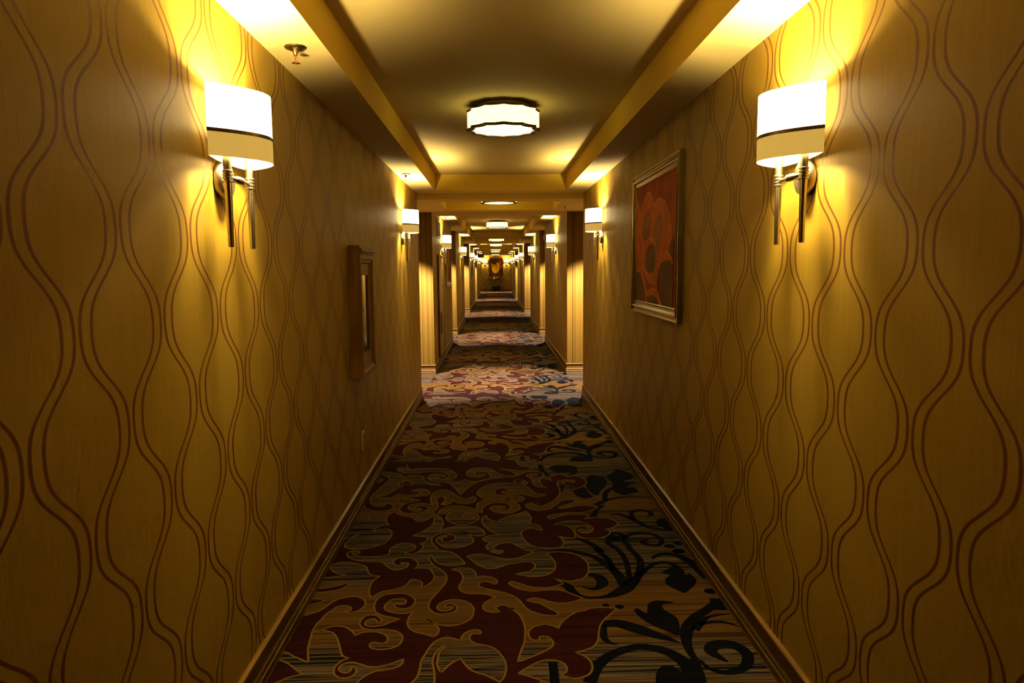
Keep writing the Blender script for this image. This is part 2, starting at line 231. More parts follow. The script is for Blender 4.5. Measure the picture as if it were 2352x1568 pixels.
# carpet pattern, floor metres
GOLD="""-0.878,2.591 -0.842,2.58 -0.811,2.555 -0.774,2.531 -0.747,2.513 -0.735,2.506 -0.735,2.506 -0.741,2.526 -0.752,2.564 -0.763,2.604 -0.769,2.645 -0.775,2.696 -0.779,2.731 -0.779,2.767 -0.775,2.803 -0.767,2.831 -0.76,2.868 -0.747,2.897 -0.735,2.916 -0.729,2.938 -0.708,2.949 -0.685,2.95 -0.667,2.94 -0.658,2.925 -0.659,2.902 -0.679,2.901 -0.679,2.901 -0.665,2.886 -0.642,2.888 -0.618,2.905 -0.604,2.937 -0.601,2.966 -0.617,3.005 -0.64,3.026 -0.668,3.035 -0.691,3.033 -0.716,3.024 -0.736,3.01 -0.754,2.987 -0.77,2.954 -0.785,2.921 -0.804,2.899 -0.829,2.881 -0.85,2.87 -0.882,2.864;-0.747,2.73 -0.747,2.73 -0.736,2.751 -0.712,2.768 -0.683,2.774 -0.653,2.766 -0.625,2.742 -0.608,2.72 -0.592,2.695 -0.592,2.695 -0.573,2.714 -0.544,2.721 -0.514,2.72 -0.484,2.706 -0.462,2.683 -0.453,2.658 -0.459,2.637 -0.478,2.629 -0.504,2.639 -0.517,2.635 -0.52,2.619 -0.513,2.602 -0.494,2.59 -0.471,2.585 -0.44,2.591 -0.415,2.602 -0.4,2.622 -0.394,2.659 -0.399,2.685 -0.417,2.712 -0.442,2.728 -0.486,2.738 -0.519,2.736 -0.555,2.744 -0.577,2.758 -0.593,2.786 -0.594,2.814 -0.586,2.847 -0.565,2.863 -0.54,2.859 -0.521,2.844 -0.504,2.815 -0.506,2.801 -0.52,2.797 -0.52,2.797 -0.528,2.816 -0.54,2.828 -0.558,2.824 -0.569,2.808 -0.571,2.785 -0.56,2.771 -0.535,2.763 -0.508,2.769 -0.491,2.773 -0.47,2.79 -0.449,2.806 -0.429,2.823 -0.429,2.823 -0.453,2.832 -0.478,2.842 -0.504,2.853 -0.525,2.868 -0.546,2.893 -0.551,2.909 -0.559,2.945 -0.559,2.983 -0.549,3.022 -0.529,3.046 -0.496,3.055 -0.455,3.056 -0.423,3.047 -0.396,3.021 -0.38,2.985 -0.381,2.951 -0.392,2.928 -0.413,2.912 -0.436,2.911 -0.459,2.926 -0.473,2.946 -0.473,2.946 -0.463,2.957 -0.439,2.949 -0.423,2.958 -0.421,2.982 -0.431,3 -0.456,3.006 -0.483,2.999 -0.501,2.976 -0.51,2.947 -0.507,2.919 -0.493,2.895 -0.465,2.878 -0.472,2.881 -0.434,2.869 -0.402,2.87 -0.373,2.889 -0.373,2.889 -0.386,2.853 -0.39,2.815 -0.388,2.778 -0.374,2.741 -0.348,2.713 -0.314,2.697 -0.287,2.683 -0.269,2.671 -0.269,2.671 -0.255,2.688 -0.251,2.718 -0.255,2.745 -0.272,2.771 -0.293,2.797 -0.309,2.816 -0.309,2.816 -0.294,2.801 -0.273,2.78 -0.243,2.763 -0.212,2.754 -0.179,2.76 -0.149,2.777 -0.126,2.802 -0.113,2.836 -0.109,2.89 -0.114,2.916 -0.129,2.945 -0.154,2.971 -0.183,2.984 -0.216,2.986 -0.243,2.975 -0.265,2.951 -0.274,2.923 -0.268,2.899 -0.251,2.885 -0.228,2.884 -0.21,2.897 -0.202,2.915 -0.217,2.925 -0.23,2.916 -0.242,2.926 -0.242,2.926 -0.232,2.943 -0.218,2.949 -0.199,2.939 -0.184,2.915 -0.187,2.887 -0.204,2.867 -0.23,2.859 -0.258,2.858 -0.286,2.873 -0.308,2.906 -0.314,2.929 -0.312,2.973 -0.301,3.012 -0.286,3.056 -0.27,3.103 -0.254,3.156 -0.251,3.205 -0.264,3.263 -0.291,3.306 -0.323,3.349 -0.349,3.4 -0.359,3.445 -0.357,3.487 -0.357,3.487 -0.336,3.437 -0.316,3.392 -0.282,3.357 -0.238,3.345 -0.197,3.35 -0.169,3.361 -0.169,3.361 -0.181,3.405 -0.204,3.451 -0.234,3.498 -0.272,3.527 -0.318,3.542 -0.323,3.547 -0.331,3.586 -0.337,3.586 -0.36,3.639 -0.37,3.687 -0.365,3.728 -0.347,3.762 -0.328,3.776 -0.301,3.782 -0.267,3.766 -0.243,3.736 -0.237,3.701 -0.253,3.668 -0.278,3.652 -0.303,3.664 -0.315,3.698 -0.302,3.722 -0.286,3.717;-0.247,3.751 -0.285,3.752 -0.325,3.733 -0.343,3.686 -0.328,3.638 -0.292,3.584 -0.255,3.569 -0.208,3.574 -0.17,3.598 -0.139,3.636 -0.135,3.676 -0.153,3.732 -0.177,3.776 -0.208,3.802 -0.208,3.802 -0.185,3.783 -0.157,3.753 -0.129,3.731 -0.093,3.733 -0.075,3.749 -0.078,3.793 -0.098,3.837 -0.133,3.873 -0.19,3.883 -0.252,3.878 -0.293,3.858 -0.322,3.833 -0.332,3.826 -0.332,3.826 -0.327,3.863 -0.322,3.916 -0.33,3.978 -0.349,4.035 -0.383,4.094 -0.403,4.121 -0.403,4.121 -0.466,4.115 -0.543,4.115;-0.64,4.145 -0.64,4.145 -0.613,4.102 -0.579,4.071 -0.538,4.053 -0.508,4.019 -0.478,3.962 -0.478,3.962 -0.45,3.964 -0.424,3.999 -0.4,4.046 -0.4,4.046 -0.388,4.045 -0.379,3.981 -0.385,3.911 -0.41,3.852 -0.446,3.796 -0.477,3.758 -0.477,3.758 -0.473,3.744 -0.426,3.734 -0.394,3.716 -0.391,3.688 -0.409,3.655 -0.429,3.639 -0.429,3.639 -0.41,3.609 -0.406,3.57 -0.417,3.532 -0.417,3.547 -0.44,3.508 -0.475,3.499 -0.495,3.51 -0.495,3.51 -0.478,3.529 -0.454,3.555 -0.458,3.547 -0.446,3.585 -0.458,3.618 -0.49,3.642 -0.523,3.647 -0.552,3.628 -0.575,3.59 -0.584,3.546 -0.581,3.548 -0.577,3.507 -0.609,3.482 -0.662,3.472 -0.717,3.477 -0.753,3.495 -0.775,3.519 -0.765,3.526;-0.773,3.509 -0.751,3.512 -0.738,3.531 -0.747,3.548 -0.774,3.556 -0.796,3.544 -0.802,3.511 -0.779,3.464 -0.744,3.437 -0.706,3.422 -0.651,3.414 -0.61,3.409 -0.583,3.385 -0.561,3.348 -0.53,3.316 -0.503,3.309 -0.474,3.326 -0.459,3.355 -0.463,3.386 -0.483,3.397 -0.502,3.394 -0.502,3.394 -0.487,3.369 -0.505,3.36 -0.528,3.377 -0.54,3.402 -0.534,3.434 -0.509,3.452 -0.478,3.457 -0.446,3.442 -0.421,3.409 -0.408,3.371 -0.412,3.335 -0.426,3.318 -0.426,3.318 -0.401,3.325 -0.379,3.326 -0.36,3.321 -0.34,3.308 -0.324,3.266 -0.313,3.231 -0.314,3.191 -0.327,3.159 -0.346,3.127 -0.367,3.115 -0.367,3.115 -0.365,3.15 -0.378,3.178 -0.407,3.198 -0.424,3.196 -0.433,3.163 -0.453,3.126 -0.486,3.101 -0.532,3.083 -0.564,3.058 -0.584,3.021 -0.584,3.021 -0.6,3.055 -0.61,3.107 -0.611,3.16 -0.604,3.204 -0.581,3.245 -0.581,3.245 -0.612,3.25 -0.642,3.274 -0.659,3.322 -0.676,3.359 -0.713,3.385 -0.757,3.406 -0.798,3.414 -0.83,3.403 -0.849,3.379 -0.849,3.348 -0.83,3.312 -0.803,3.284 -0.772,3.271 -0.749,3.27 -0.749,3.27 -0.777,3.257 -0.809,3.244 -0.839,3.24 -0.875,3.244;-0.879,3.113 -0.861,3.12 -0.821,3.127 -0.777,3.146 -0.744,3.166 -0.729,3.176 -0.719,3.165 -0.726,3.138 -0.745,3.113 -0.778,3.098 -0.812,3.087 -0.847,3.083 -0.884,3.087;-0.878,2.992 -0.854,3.018 -0.828,3.019 -0.805,3.013 -0.799,3.001 -0.819,2.984 -0.846,2.969 -0.873,2.951;-0.747,2.73 -0.747,2.73 -0.733,2.74 -0.715,2.733 -0.691,2.719 -0.67,2.688 -0.651,2.645 -0.634,2.599 -0.622,2.563 -0.604,2.539 -0.58,2.529 -0.58,2.529 -0.6,2.52 -0.616,2.498 -0.625,2.473 -0.623,2.44 -0.61,2.415 -0.59,2.4 -0.569,2.398 -0.55,2.407 -0.538,2.43 -0.541,2.455 -0.557,2.47 -0.572,2.469 -0.572,2.469 -0.561,2.459 -0.562,2.441 -0.576,2.431 -0.594,2.439 -0.607,2.457 -0.605,2.479 -0.59,2.497 -0.563,2.5 -0.533,2.487 -0.505,2.471 -0.476,2.465 -0.446,2.471 -0.411,2.486 -0.392,2.5 -0.371,2.515 -0.371,2.515 -0.372,2.488 -0.383,2.467 -0.404,2.453 -0.438,2.442 -0.467,2.437 -0.494,2.414 -0.514,2.387 -0.524,2.36;-0.875,2.538 -0.834,2.518 -0.807,2.498 -0.777,2.468 -0.749,2.441 -0.735,2.429 -0.735,2.429 -0.756,2.422 -0.781,2.411 -0.806,2.391 -0.83,2.372;-0.326,2.352 -0.306,2.389 -0.3,2.442 -0.3,2.5 -0.289,2.546 -0.273,2.605 -0.254,2.641 -0.228,2.661 -0.201,2.664 -0.173,2.648 -0.156,2.637 -0.156,2.637 -0.149,2.675 -0.132,2.704 -0.107,2.719 -0.084,2.716 -0.074,2.698 -0.077,2.685 -0.077,2.685 -0.102,2.69 -0.117,2.674 -0.119,2.648 -0.104,2.623 -0.075,2.605 -0.041,2.593 -0.012,2.566 0.007,2.53 0.022,2.488 0.027,2.447 0.023,2.404 0.014,2.373 0.002,2.35 0.002,2.35 -0.021,2.373 -0.05,2.396 -0.085,2.415 -0.111,2.438 -0.131,2.471 -0.148,2.509 -0.148,2.509 -0.171,2.491 -0.192,2.466 -0.207,2.438 -0.218,2.421 -0.218,2.421 -0.229,2.446 -0.237,2.476 -0.237,2.505 -0.237,2.544 -0.228,2.575 -0.208,2.602 -0.208,2.602 -0.228,2.595 -0.245,2.564 -0.255,2.525 -0.255,2.484 -0.248,2.447 -0.241,2.404 -0.237,2.349;-0.233,3.297 -0.233,3.297 -0.216,3.314 -0.179,3.319 -0.142,3.308 -0.12,3.28 -0.109,3.239 -0.106,3.213 -0.106,3.213 -0.075,3.223 -0.037,3.21 -0.012,3.184 -0.004,3.15 -0.019,3.129 -0.019,3.129 -0.032,3.146 -0.062,3.161 -0.087,3.148 -0.092,3.121 -0.078,3.1 -0.036,3.077 0.003,3.059 0.036,3.037 0.072,3.006 0.097,2.965 0.116,2.911 0.137,2.873 0.165,2.849 0.198,2.831 0.241,2.822 0.262,2.835 0.25,2.865 0.237,2.873 0.211,2.907 0.183,2.937 0.149,2.953 0.132,2.966 0.15,2.982 0.174,2.986 0.198,2.975 0.227,2.954 0.254,2.939 0.288,2.933 0.324,2.936 0.361,2.954 0.388,2.977 0.388,2.977 0.358,3.003 0.323,3.035 0.291,3.057 0.252,3.062 0.203,3.061 0.178,3.052 0.154,3.055 0.122,3.065 0.086,3.087 0.055,3.126 0.053,3.142 0.064,3.158 0.088,3.146 0.124,3.117 0.16,3.095 0.205,3.087 0.255,3.09 0.291,3.11 0.312,3.12 0.312,3.12 0.295,3.154 0.272,3.182 0.272,3.182 0.311,3.158 0.347,3.148 0.386,3.161 0.419,3.181 0.443,3.226 0.456,3.284 0.459,3.345 0.443,3.402 0.411,3.455 0.37,3.48 0.316,3.493 0.257,3.476 0.257,3.476 0.278,3.429 0.292,3.371 0.292,3.316 0.28,3.268 0.256,3.234 0.227,3.213 0.188,3.203 0.162,3.204 0.116,3.223 0.086,3.236 0.086,3.236 0.117,3.249 0.157,3.262 0.182,3.296 0.189,3.332 0.18,3.364 0.16,3.377 0.109,3.37 0.055,3.351 0.015,3.322 -0.024,3.303 -0.064,3.313 -0.104,3.352 -0.132,3.403 -0.161,3.455 -0.161,3.455 -0.132,3.477 -0.094,3.482 -0.052,3.463 -0.011,3.439 0.029,3.421 0.07,3.416 0.111,3.427 0.153,3.461 0.194,3.499 0.194,3.499 0.156,3.521 0.156,3.525 0.119,3.565 0.086,3.612 0.055,3.627 0.015,3.615 -0.014,3.584 -0.02,3.546 0.001,3.523 0.027,3.528 0.027,3.528 0.032,3.506 0.033,3.519 0.022,3.493 -0,3.484 -0.03,3.502 -0.056,3.537 -0.038,3.509 -0.059,3.554 -0.062,3.586 -0.049,3.618 -0.038,3.631 -0.038,3.631 -0.065,3.652 -0.082,3.68 -0.069,3.714 -0.039,3.734 0.013,3.738 0.013,3.738 -0.02,3.775 -0.051,3.82 -0.077,3.881 -0.092,3.951 -0.09,4.023 -0.07,4.054 -0.07,4.054 -0.058,4.005 -0.032,3.964 0.006,3.942 0.006,3.942 0.026,3.985 0.077,4.043 0.137,4.077 0.178,4.117 0.178,4.117 0.193,4.066 0.204,3.992 0.196,3.937 0.185,3.907 0.185,3.907 0.216,3.898 0.243,3.866 0.256,3.813 0.249,3.792 0.249,3.792 0.226,3.815 0.193,3.831 0.158,3.81 0.137,3.775 0.136,3.725 0.149,3.656 0.173,3.601 0.21,3.561 0.228,3.556 0.278,3.541 0.33,3.547 0.358,3.584 0.363,3.636 0.35,3.69 0.33,3.736 0.313,3.765 0.313,3.765 0.345,3.708 0.389,3.683 0.43,3.672 0.43,3.672 0.439,3.722 0.436,3.788 0.42,3.837 0.39,3.872 0.337,3.88 0.337,3.88 0.376,3.918 0.423,3.936 0.479,3.929 0.523,3.891 0.549,3.84 0.551,3.792 0.53,3.755 0.499,3.742 0.472,3.758 0.465,3.786 0.483,3.809 0.5,3.799;-0.233,3.297 -0.233,3.297 -0.193,3.277 -0.175,3.23 -0.171,3.196 -0.177,3.158 -0.185,3.12 -0.178,3.078 -0.157,3.051 -0.12,3.039 -0.084,3.038 -0.048,3.026 -0.012,2.999 -0.012,2.999 -0.036,2.98 -0.059,2.952 -0.069,2.919 -0.063,2.886 -0.042,2.867 -0.017,2.861 0.006,2.867 0.006,2.867 -0.012,2.898 -0.003,2.916 0.021,2.925 0.048,2.909 0.068,2.881 0.054,2.898 0.089,2.842 0.104,2.785 0.111,2.73 0.109,2.673 0.104,2.618 0.09,2.562 0.078,2.508 0.072,2.478 0.072,2.478 0.11,2.499 0.154,2.528 0.189,2.554 0.213,2.581 0.22,2.605 0.215,2.63 0.203,2.65 0.186,2.657 0.169,2.653 0.166,2.632 0.166,2.632 0.147,2.629 0.13,2.642 0.123,2.677 0.129,2.707 0.149,2.733 0.178,2.747 0.202,2.751 0.227,2.739 0.251,2.717 0.251,2.717 0.263,2.751 0.283,2.787 0.314,2.823 0.346,2.851 0.385,2.864 0.405,2.879 0.465,2.887 0.526,2.874 0.526,2.874 0.484,2.818 0.458,2.784 0.431,2.735 0.416,2.682 0.406,2.631 0.391,2.59 0.367,2.563 0.331,2.544 0.302,2.536 0.302,2.536 0.323,2.517 0.342,2.494 0.354,2.459 0.351,2.419 0.336,2.388 0.313,2.372 0.283,2.362 0.257,2.369 0.238,2.382 0.229,2.392 0.229,2.392 0.246,2.399 0.256,2.423 0.251,2.452 0.232,2.475 0.205,2.486 0.177,2.485 0.147,2.471 0.118,2.447 0.091,2.423 0.072,2.402 0.072,2.402 0.104,2.387 0.136,2.368 0.179,2.339 0.202,2.325;0.5,3.799 0.528,3.793 0.522,3.832 0.498,3.848 0.468,3.839 0.446,3.797 0.447,3.74 0.464,3.693 0.5,3.665 0.545,3.663 0.59,3.678 0.628,3.713 0.644,3.759 0.627,3.798 0.627,3.798 0.676,3.824 0.716,3.882 0.716,3.882 0.695,3.934 0.656,3.972 0.6,3.985 0.553,3.972 0.522,3.968 0.522,3.968 0.558,4.013 0.511,4.037 0.454,4.045 0.394,4.022 0.332,3.977 0.31,3.983 0.309,4.015 0.338,4.046 0.398,4.064 0.439,4.084 0.496,4.071 0.556,4.084 0.601,4.121 0.637,4.164 0.637,4.164 0.61,4.182 0.562,4.199 0.512,4.197 0.46,4.171 0.422,4.149 0.396,4.15 0.387,4.165 0.387,4.165 0.413,4.197 0.456,4.228 0.493,4.261 0.515,4.304 0.515,4.304 0.458,4.307 0.408,4.275 0.376,4.218 0.344,4.162 0.321,4.136 0.274,4.117 0.23,4.128 0.195,4.159 0.185,4.204 0.188,4.238 0.209,4.264 0.243,4.266 0.264,4.261 0.264,4.261 0.246,4.228 0.225,4.259 0.259,4.267 0.267,4.257 0.267,4.257 0.25,4.234 0.268,4.204 0.299,4.212 0.346,4.268 0.386,4.336 0.414,4.417 0.426,4.491 0.423,4.592 0.424,4.672 0.45,4.718 0.496,4.734 0.54,4.726 0.551,4.695 0.533,4.667 0.505,4.68;0.492,4.692 0.467,4.67 0.474,4.623 0.505,4.576 0.546,4.535 0.546,4.535 0.587,4.572 0.627,4.656 0.628,4.721 0.612,4.77 0.569,4.816 0.51,4.8 0.51,4.8 0.492,4.839 0.456,4.866 0.416,4.843 0.382,4.795 0.391,4.715 0.391,4.715 0.357,4.753 0.328,4.773 0.307,4.738 0.304,4.667 0.317,4.608 0.343,4.573 0.343,4.573 0.3,4.575 0.266,4.614 0.253,4.67 0.251,4.744 0.236,4.793 0.22,4.823 0.218,4.852 0.238,4.886 0.271,4.899 0.297,4.873 0.289,4.844 0.262,4.84;0.241,4.827 0.266,4.796 0.277,4.794 0.324,4.816 0.343,4.872 0.327,4.924 0.289,4.939 0.237,4.942 0.197,4.914 0.165,4.865 0.119,4.818 0.06,4.817 0.001,4.796 -0.072,4.761 -0.13,4.717 -0.176,4.647 -0.207,4.568 -0.23,4.5 -0.243,4.442 -0.243,4.442 -0.265,4.502 -0.287,4.581 -0.32,4.663 -0.351,4.711 -0.375,4.721 -0.401,4.727 -0.445,4.739 -0.477,4.764 -0.497,4.822 -0.492,4.861 -0.475,4.91 -0.431,4.917 -0.394,4.905 -0.377,4.874 -0.387,4.845 -0.411,4.857 -0.436,4.829 -0.436,4.829 -0.422,4.809 -0.392,4.797 -0.362,4.825 -0.35,4.873 -0.371,4.924 -0.411,4.967 -0.467,4.985 -0.527,4.978 -0.585,4.956 -0.644,4.944 -0.697,4.962 -0.731,5.005 -0.753,5.058 -0.748,5.09 -0.726,5.105 -0.692,5.087 -0.656,5.042 -0.625,5.035 -0.625,5.035 -0.644,5.042 -0.674,5.086 -0.697,5.174;-0.629,5.046 -0.597,5.066 -0.443,5.062 -0.4,5.056 -0.368,5.037 -0.328,4.983 -0.299,4.91 -0.296,4.85 -0.314,4.803 -0.351,4.786 -0.38,4.792 -0.406,4.789;-0.362,4.781 -0.319,4.746 -0.284,4.735 -0.252,4.747 -0.225,4.779 -0.225,4.779 -0.188,4.739 -0.144,4.728 -0.116,4.745 -0.087,4.772 -0.049,4.808 -0.047,4.867 -0.065,4.923 -0.096,4.95 -0.135,4.957 -0.162,4.938 -0.158,4.902 -0.139,4.872 -0.125,4.886;-0.134,4.901 -0.107,4.905 -0.086,4.884 -0.1,4.845 -0.132,4.827 -0.171,4.834 -0.208,4.865 -0.224,4.916 -0.213,4.997 -0.177,5.048 -0.122,5.066 -0.06,5.047 -0.02,4.976 0.01,4.914 0.046,4.877 0.09,4.854 0.135,4.847 0.147,4.871 0.147,4.871 0.122,4.928 0.093,4.97 0.062,4.988 0.023,5.005 0.023,5.005 0.048,5.025 0.093,5.007 0.154,4.977 0.215,4.979 0.269,5.013 0.269,5.013 0.249,5.046 0.204,5.081 0.174,5.115 0.147,5.274;0.144,4.689 0.124,4.699 0.119,4.723 0.135,4.75 0.164,4.758 0.195,4.738 0.213,4.69 0.209,4.654 0.185,4.628 0.185,4.628 0.211,4.582 0.235,4.511 0.259,4.45 0.287,4.442 0.331,4.421 0.331,4.421 0.295,4.392 0.259,4.373 0.226,4.39 0.19,4.42 0.171,4.442 0.171,4.442 0.149,4.431 0.081,4.43 0.054,4.444 0.038,4.478 0.041,4.503 0.094,4.514 0.094,4.514 0.072,4.549 0.042,4.573 0.008,4.561 -0.017,4.524 -0.018,4.481 -0.001,4.438 0.032,4.42 0.094,4.409 0.148,4.398 0.174,4.372 0.175,4.332 0.158,4.301 0.131,4.283 0.105,4.296 0.087,4.321 0.085,4.349 0.101,4.356 0.114,4.343 0.138,4.334 0.147,4.357 0.134,4.374 0.093,4.38 0.061,4.362 0.034,4.331 0.034,4.331 0.078,4.305 0.117,4.272 0.139,4.225 0.142,4.166 0.124,4.12 0.087,4.088 0.042,4.078 -0.002,4.097 -0.035,4.145 -0.044,4.18 -0.026,4.214 0.004,4.222 0.035,4.211 0.053,4.193 0.053,4.193 0.034,4.167 0.004,4.178 0.004,4.178 0.019,4.147 0.049,4.141 0.08,4.165 0.093,4.2 0.086,4.191 0.077,4.236 0.046,4.268 0.007,4.278 -0.033,4.268 -0.067,4.236 -0.089,4.192 -0.096,4.157 -0.096,4.097 -0.116,4.098 -0.116,4.098 -0.205,4.111 -0.251,4.134;0.174,4.715 0.179,4.692 0.172,4.655 0.157,4.647 0.115,4.663 0.058,4.68 0,4.678 -0.057,4.649 -0.096,4.598 -0.123,4.529 -0.135,4.47 -0.123,4.42 -0.095,4.37 -0.07,4.344 -0.07,4.344 -0.097,4.322 -0.122,4.284 -0.131,4.224 -0.13,4.211 -0.13,4.15 -0.13,4.15 -0.179,4.195 -0.241,4.229 -0.287,4.232 -0.331,4.203 -0.361,4.152 -0.366,4.11 -0.353,4.093 -0.317,4.091 -0.286,4.115 -0.251,4.134;-0.311,4.001 -0.309,4.058 -0.289,4.107 -0.251,4.134 -0.218,4.12 -0.19,4.097 -0.151,4.091 -0.124,4.065 -0.111,4.016 -0.118,3.976 -0.143,3.938 -0.174,3.912 -0.208,3.904 -0.245,3.912 -0.285,3.953 -0.311,4.001;-0.167,4.047 -0.198,4.069 -0.211,4.045 -0.201,4.02 -0.177,3.999 -0.148,4.001 -0.137,4.025;-0.893,4.993 -0.832,4.995 -0.785,4.982 -0.742,4.954 -0.706,4.912 -0.681,4.861 -0.676,4.837 -0.676,4.837 -0.651,4.879 -0.608,4.897 -0.566,4.89 -0.538,4.854 -0.525,4.814 -0.531,4.786 -0.531,4.786 -0.504,4.747 -0.456,4.698 -0.412,4.686 -0.395,4.653 -0.395,4.653 -0.418,4.65 -0.468,4.671 -0.527,4.692 -0.57,4.694 -0.597,4.678 -0.631,4.675 -0.663,4.699 -0.67,4.737 -0.657,4.764 -0.629,4.748 -0.629,4.73;-0.598,4.687 -0.602,4.742 -0.62,4.771 -0.653,4.778 -0.682,4.756 -0.691,4.71 -0.682,4.673 -0.656,4.649 -0.656,4.649 -0.683,4.619 -0.707,4.551 -0.727,4.501 -0.748,4.46 -0.772,4.445 -0.805,4.446 -0.805,4.446 -0.783,4.425 -0.74,4.411 -0.693,4.42 -0.677,4.456 -0.655,4.476 -0.655,4.476 -0.617,4.457 -0.571,4.459 -0.537,4.474 -0.522,4.507 -0.538,4.529 -0.574,4.531 -0.574,4.531 -0.581,4.544 -0.565,4.569 -0.529,4.58 -0.486,4.565 -0.456,4.512 -0.464,4.454 -0.5,4.431 -0.553,4.421 -0.607,4.424 -0.638,4.413 -0.649,4.374 -0.638,4.334 -0.61,4.305 -0.58,4.315 -0.565,4.346 -0.579,4.37 -0.597,4.347 -0.621,4.349 -0.631,4.381 -0.618,4.404 -0.585,4.399 -0.548,4.377 -0.503,4.339 -0.503,4.339 -0.542,4.329 -0.579,4.307 -0.605,4.263 -0.616,4.211 -0.617,4.182 -0.594,4.138 -0.554,4.107 -0.509,4.105 -0.467,4.132 -0.433,4.182 -0.446,4.218 -0.479,4.241 -0.515,4.239 -0.527,4.204 -0.527,4.204 -0.496,4.202 -0.472,4.175 -0.493,4.146 -0.53,4.152 -0.562,4.197 -0.565,4.216 -0.555,4.26 -0.524,4.285 -0.485,4.291 -0.444,4.27 -0.413,4.245 -0.413,4.245 -0.432,4.316 -0.438,4.411 -0.431,4.477 -0.405,4.535 -0.368,4.55 -0.328,4.531 -0.297,4.479 -0.27,4.427 -0.238,4.381 -0.202,4.367 -0.176,4.382 -0.158,4.409 -0.14,4.364 -0.144,4.317 -0.159,4.286 -0.195,4.265 -0.238,4.275 -0.271,4.307 -0.292,4.344 -0.292,4.344 -0.301,4.286 -0.32,4.256 -0.341,4.249 -0.359,4.258 -0.359,4.258 -0.349,4.304 -0.337,4.35 -0.348,4.391 -0.371,4.416 -0.394,4.393 -0.4,4.345 -0.385,4.282 -0.377,4.221 -0.384,4.171 -0.403,4.121;-0.894,4.912 -0.833,4.904 -0.797,4.867 -0.775,4.818 -0.775,4.761 -0.791,4.697 -0.808,4.626 -0.823,4.548 -0.837,4.473 -0.839,4.399 -0.82,4.319 -0.795,4.265 -0.76,4.24 -0.73,4.246 -0.72,4.268 -0.734,4.29 -0.734,4.29 -0.709,4.295 -0.677,4.274 -0.659,4.235 -0.665,4.198 -0.673,4.185 -0.702,4.161 -0.747,4.159 -0.788,4.174 -0.83,4.219 -0.813,4.192 -0.848,4.245 -0.884,4.323;-0.892,4.853 -0.846,4.841 -0.82,4.806 -0.825,4.763 -0.843,4.736 -0.889,4.72;-0.64,4.145 -0.64,4.145 -0.661,4.108 -0.676,4.051 -0.67,3.995 -0.658,3.955 -0.639,3.923 -0.639,3.923 -0.678,3.918 -0.702,3.896 -0.716,3.859 -0.718,3.823 -0.718,3.823 -0.689,3.851 -0.649,3.864 -0.621,3.84 -0.606,3.796 -0.605,3.739 -0.614,3.692 -0.631,3.645 -0.663,3.614 -0.697,3.59 -0.734,3.575 -0.772,3.574 -0.812,3.588 -0.836,3.615 -0.841,3.662 -0.826,3.708 -0.805,3.763 -0.785,3.797 -0.785,3.797 -0.816,3.763 -0.837,3.733 -0.881,3.714;-0.884,4.098 -0.847,4.088 -0.802,4.07 -0.779,4.04 -0.779,4.008 -0.789,4.001 -0.82,4.026 -0.85,4.043 -0.888,4.057"""
SEED="""-0.7,2.622 -0.816,2.529 -0.691,2.885 -0.533,2.788 -0.589,2.453 -0.59,2.383 -0.677,2.404 -0.487,2.618 -0.329,2.803 -0.211,2.822 -0.111,2.706 -0.128,2.559 -0.275,2.488 -0.224,2.524 -0.674,3.125 -0.766,3.327 -0.478,2.965 -0.603,3.443 -0.506,3.333 -0.396,3.167 -0.82,2.932 -0.77,3.536 -0.281,3.212 -0.343,2.984 -0.25,3.364 -0.141,3.263 -0.062,3.191 -0.136,3.129 0.036,2.992 0.159,3.073 -0.038,3.367 0.168,3.227 -0.22,2.907 -0.176,2.952 0.221,3.313 0.329,3.098 0.515,3.022 0.171,2.782 0.136,2.588 0.149,2.435 -0.768,3.825 -0.684,3.661 -0.823,4.116 -0.513,3.575 -0.348,3.956 -0.388,3.771 -0.326,3.516 -0.855,4.056 -0.211,3.632 -0.221,3.836 -0.228,3.973 -0.172,4.027 0.03,3.824 0.148,3.971 -0.025,3.685 0.057,3.75 -0.046,3.553 0.183,3.536 0.263,4.182 0.034,4.099 0.419,3.896 0.496,3.775 0.44,3.606 0.806,3.867 -0.734,4.74 -0.731,4.354 -0.477,4.479 -0.571,4.826 -0.707,5.077 -0.452,4.82 -0.829,4.792 -0.48,4.505 -0.613,4.364 -0.383,4.5 -0.255,4.624 -0.187,4.327 0.029,4.654 -0.028,4.482 0.138,4.516 -0.09,5.001 -0.118,4.851 0.128,4.196 0.123,4.969 0.184,4.965 -0.2,4.675 -0.028,4.295 -0.326,4.862 0.001,4.844 0.277,4.668 0.296,4.413 0.464,4.363 0.464,4.706"""
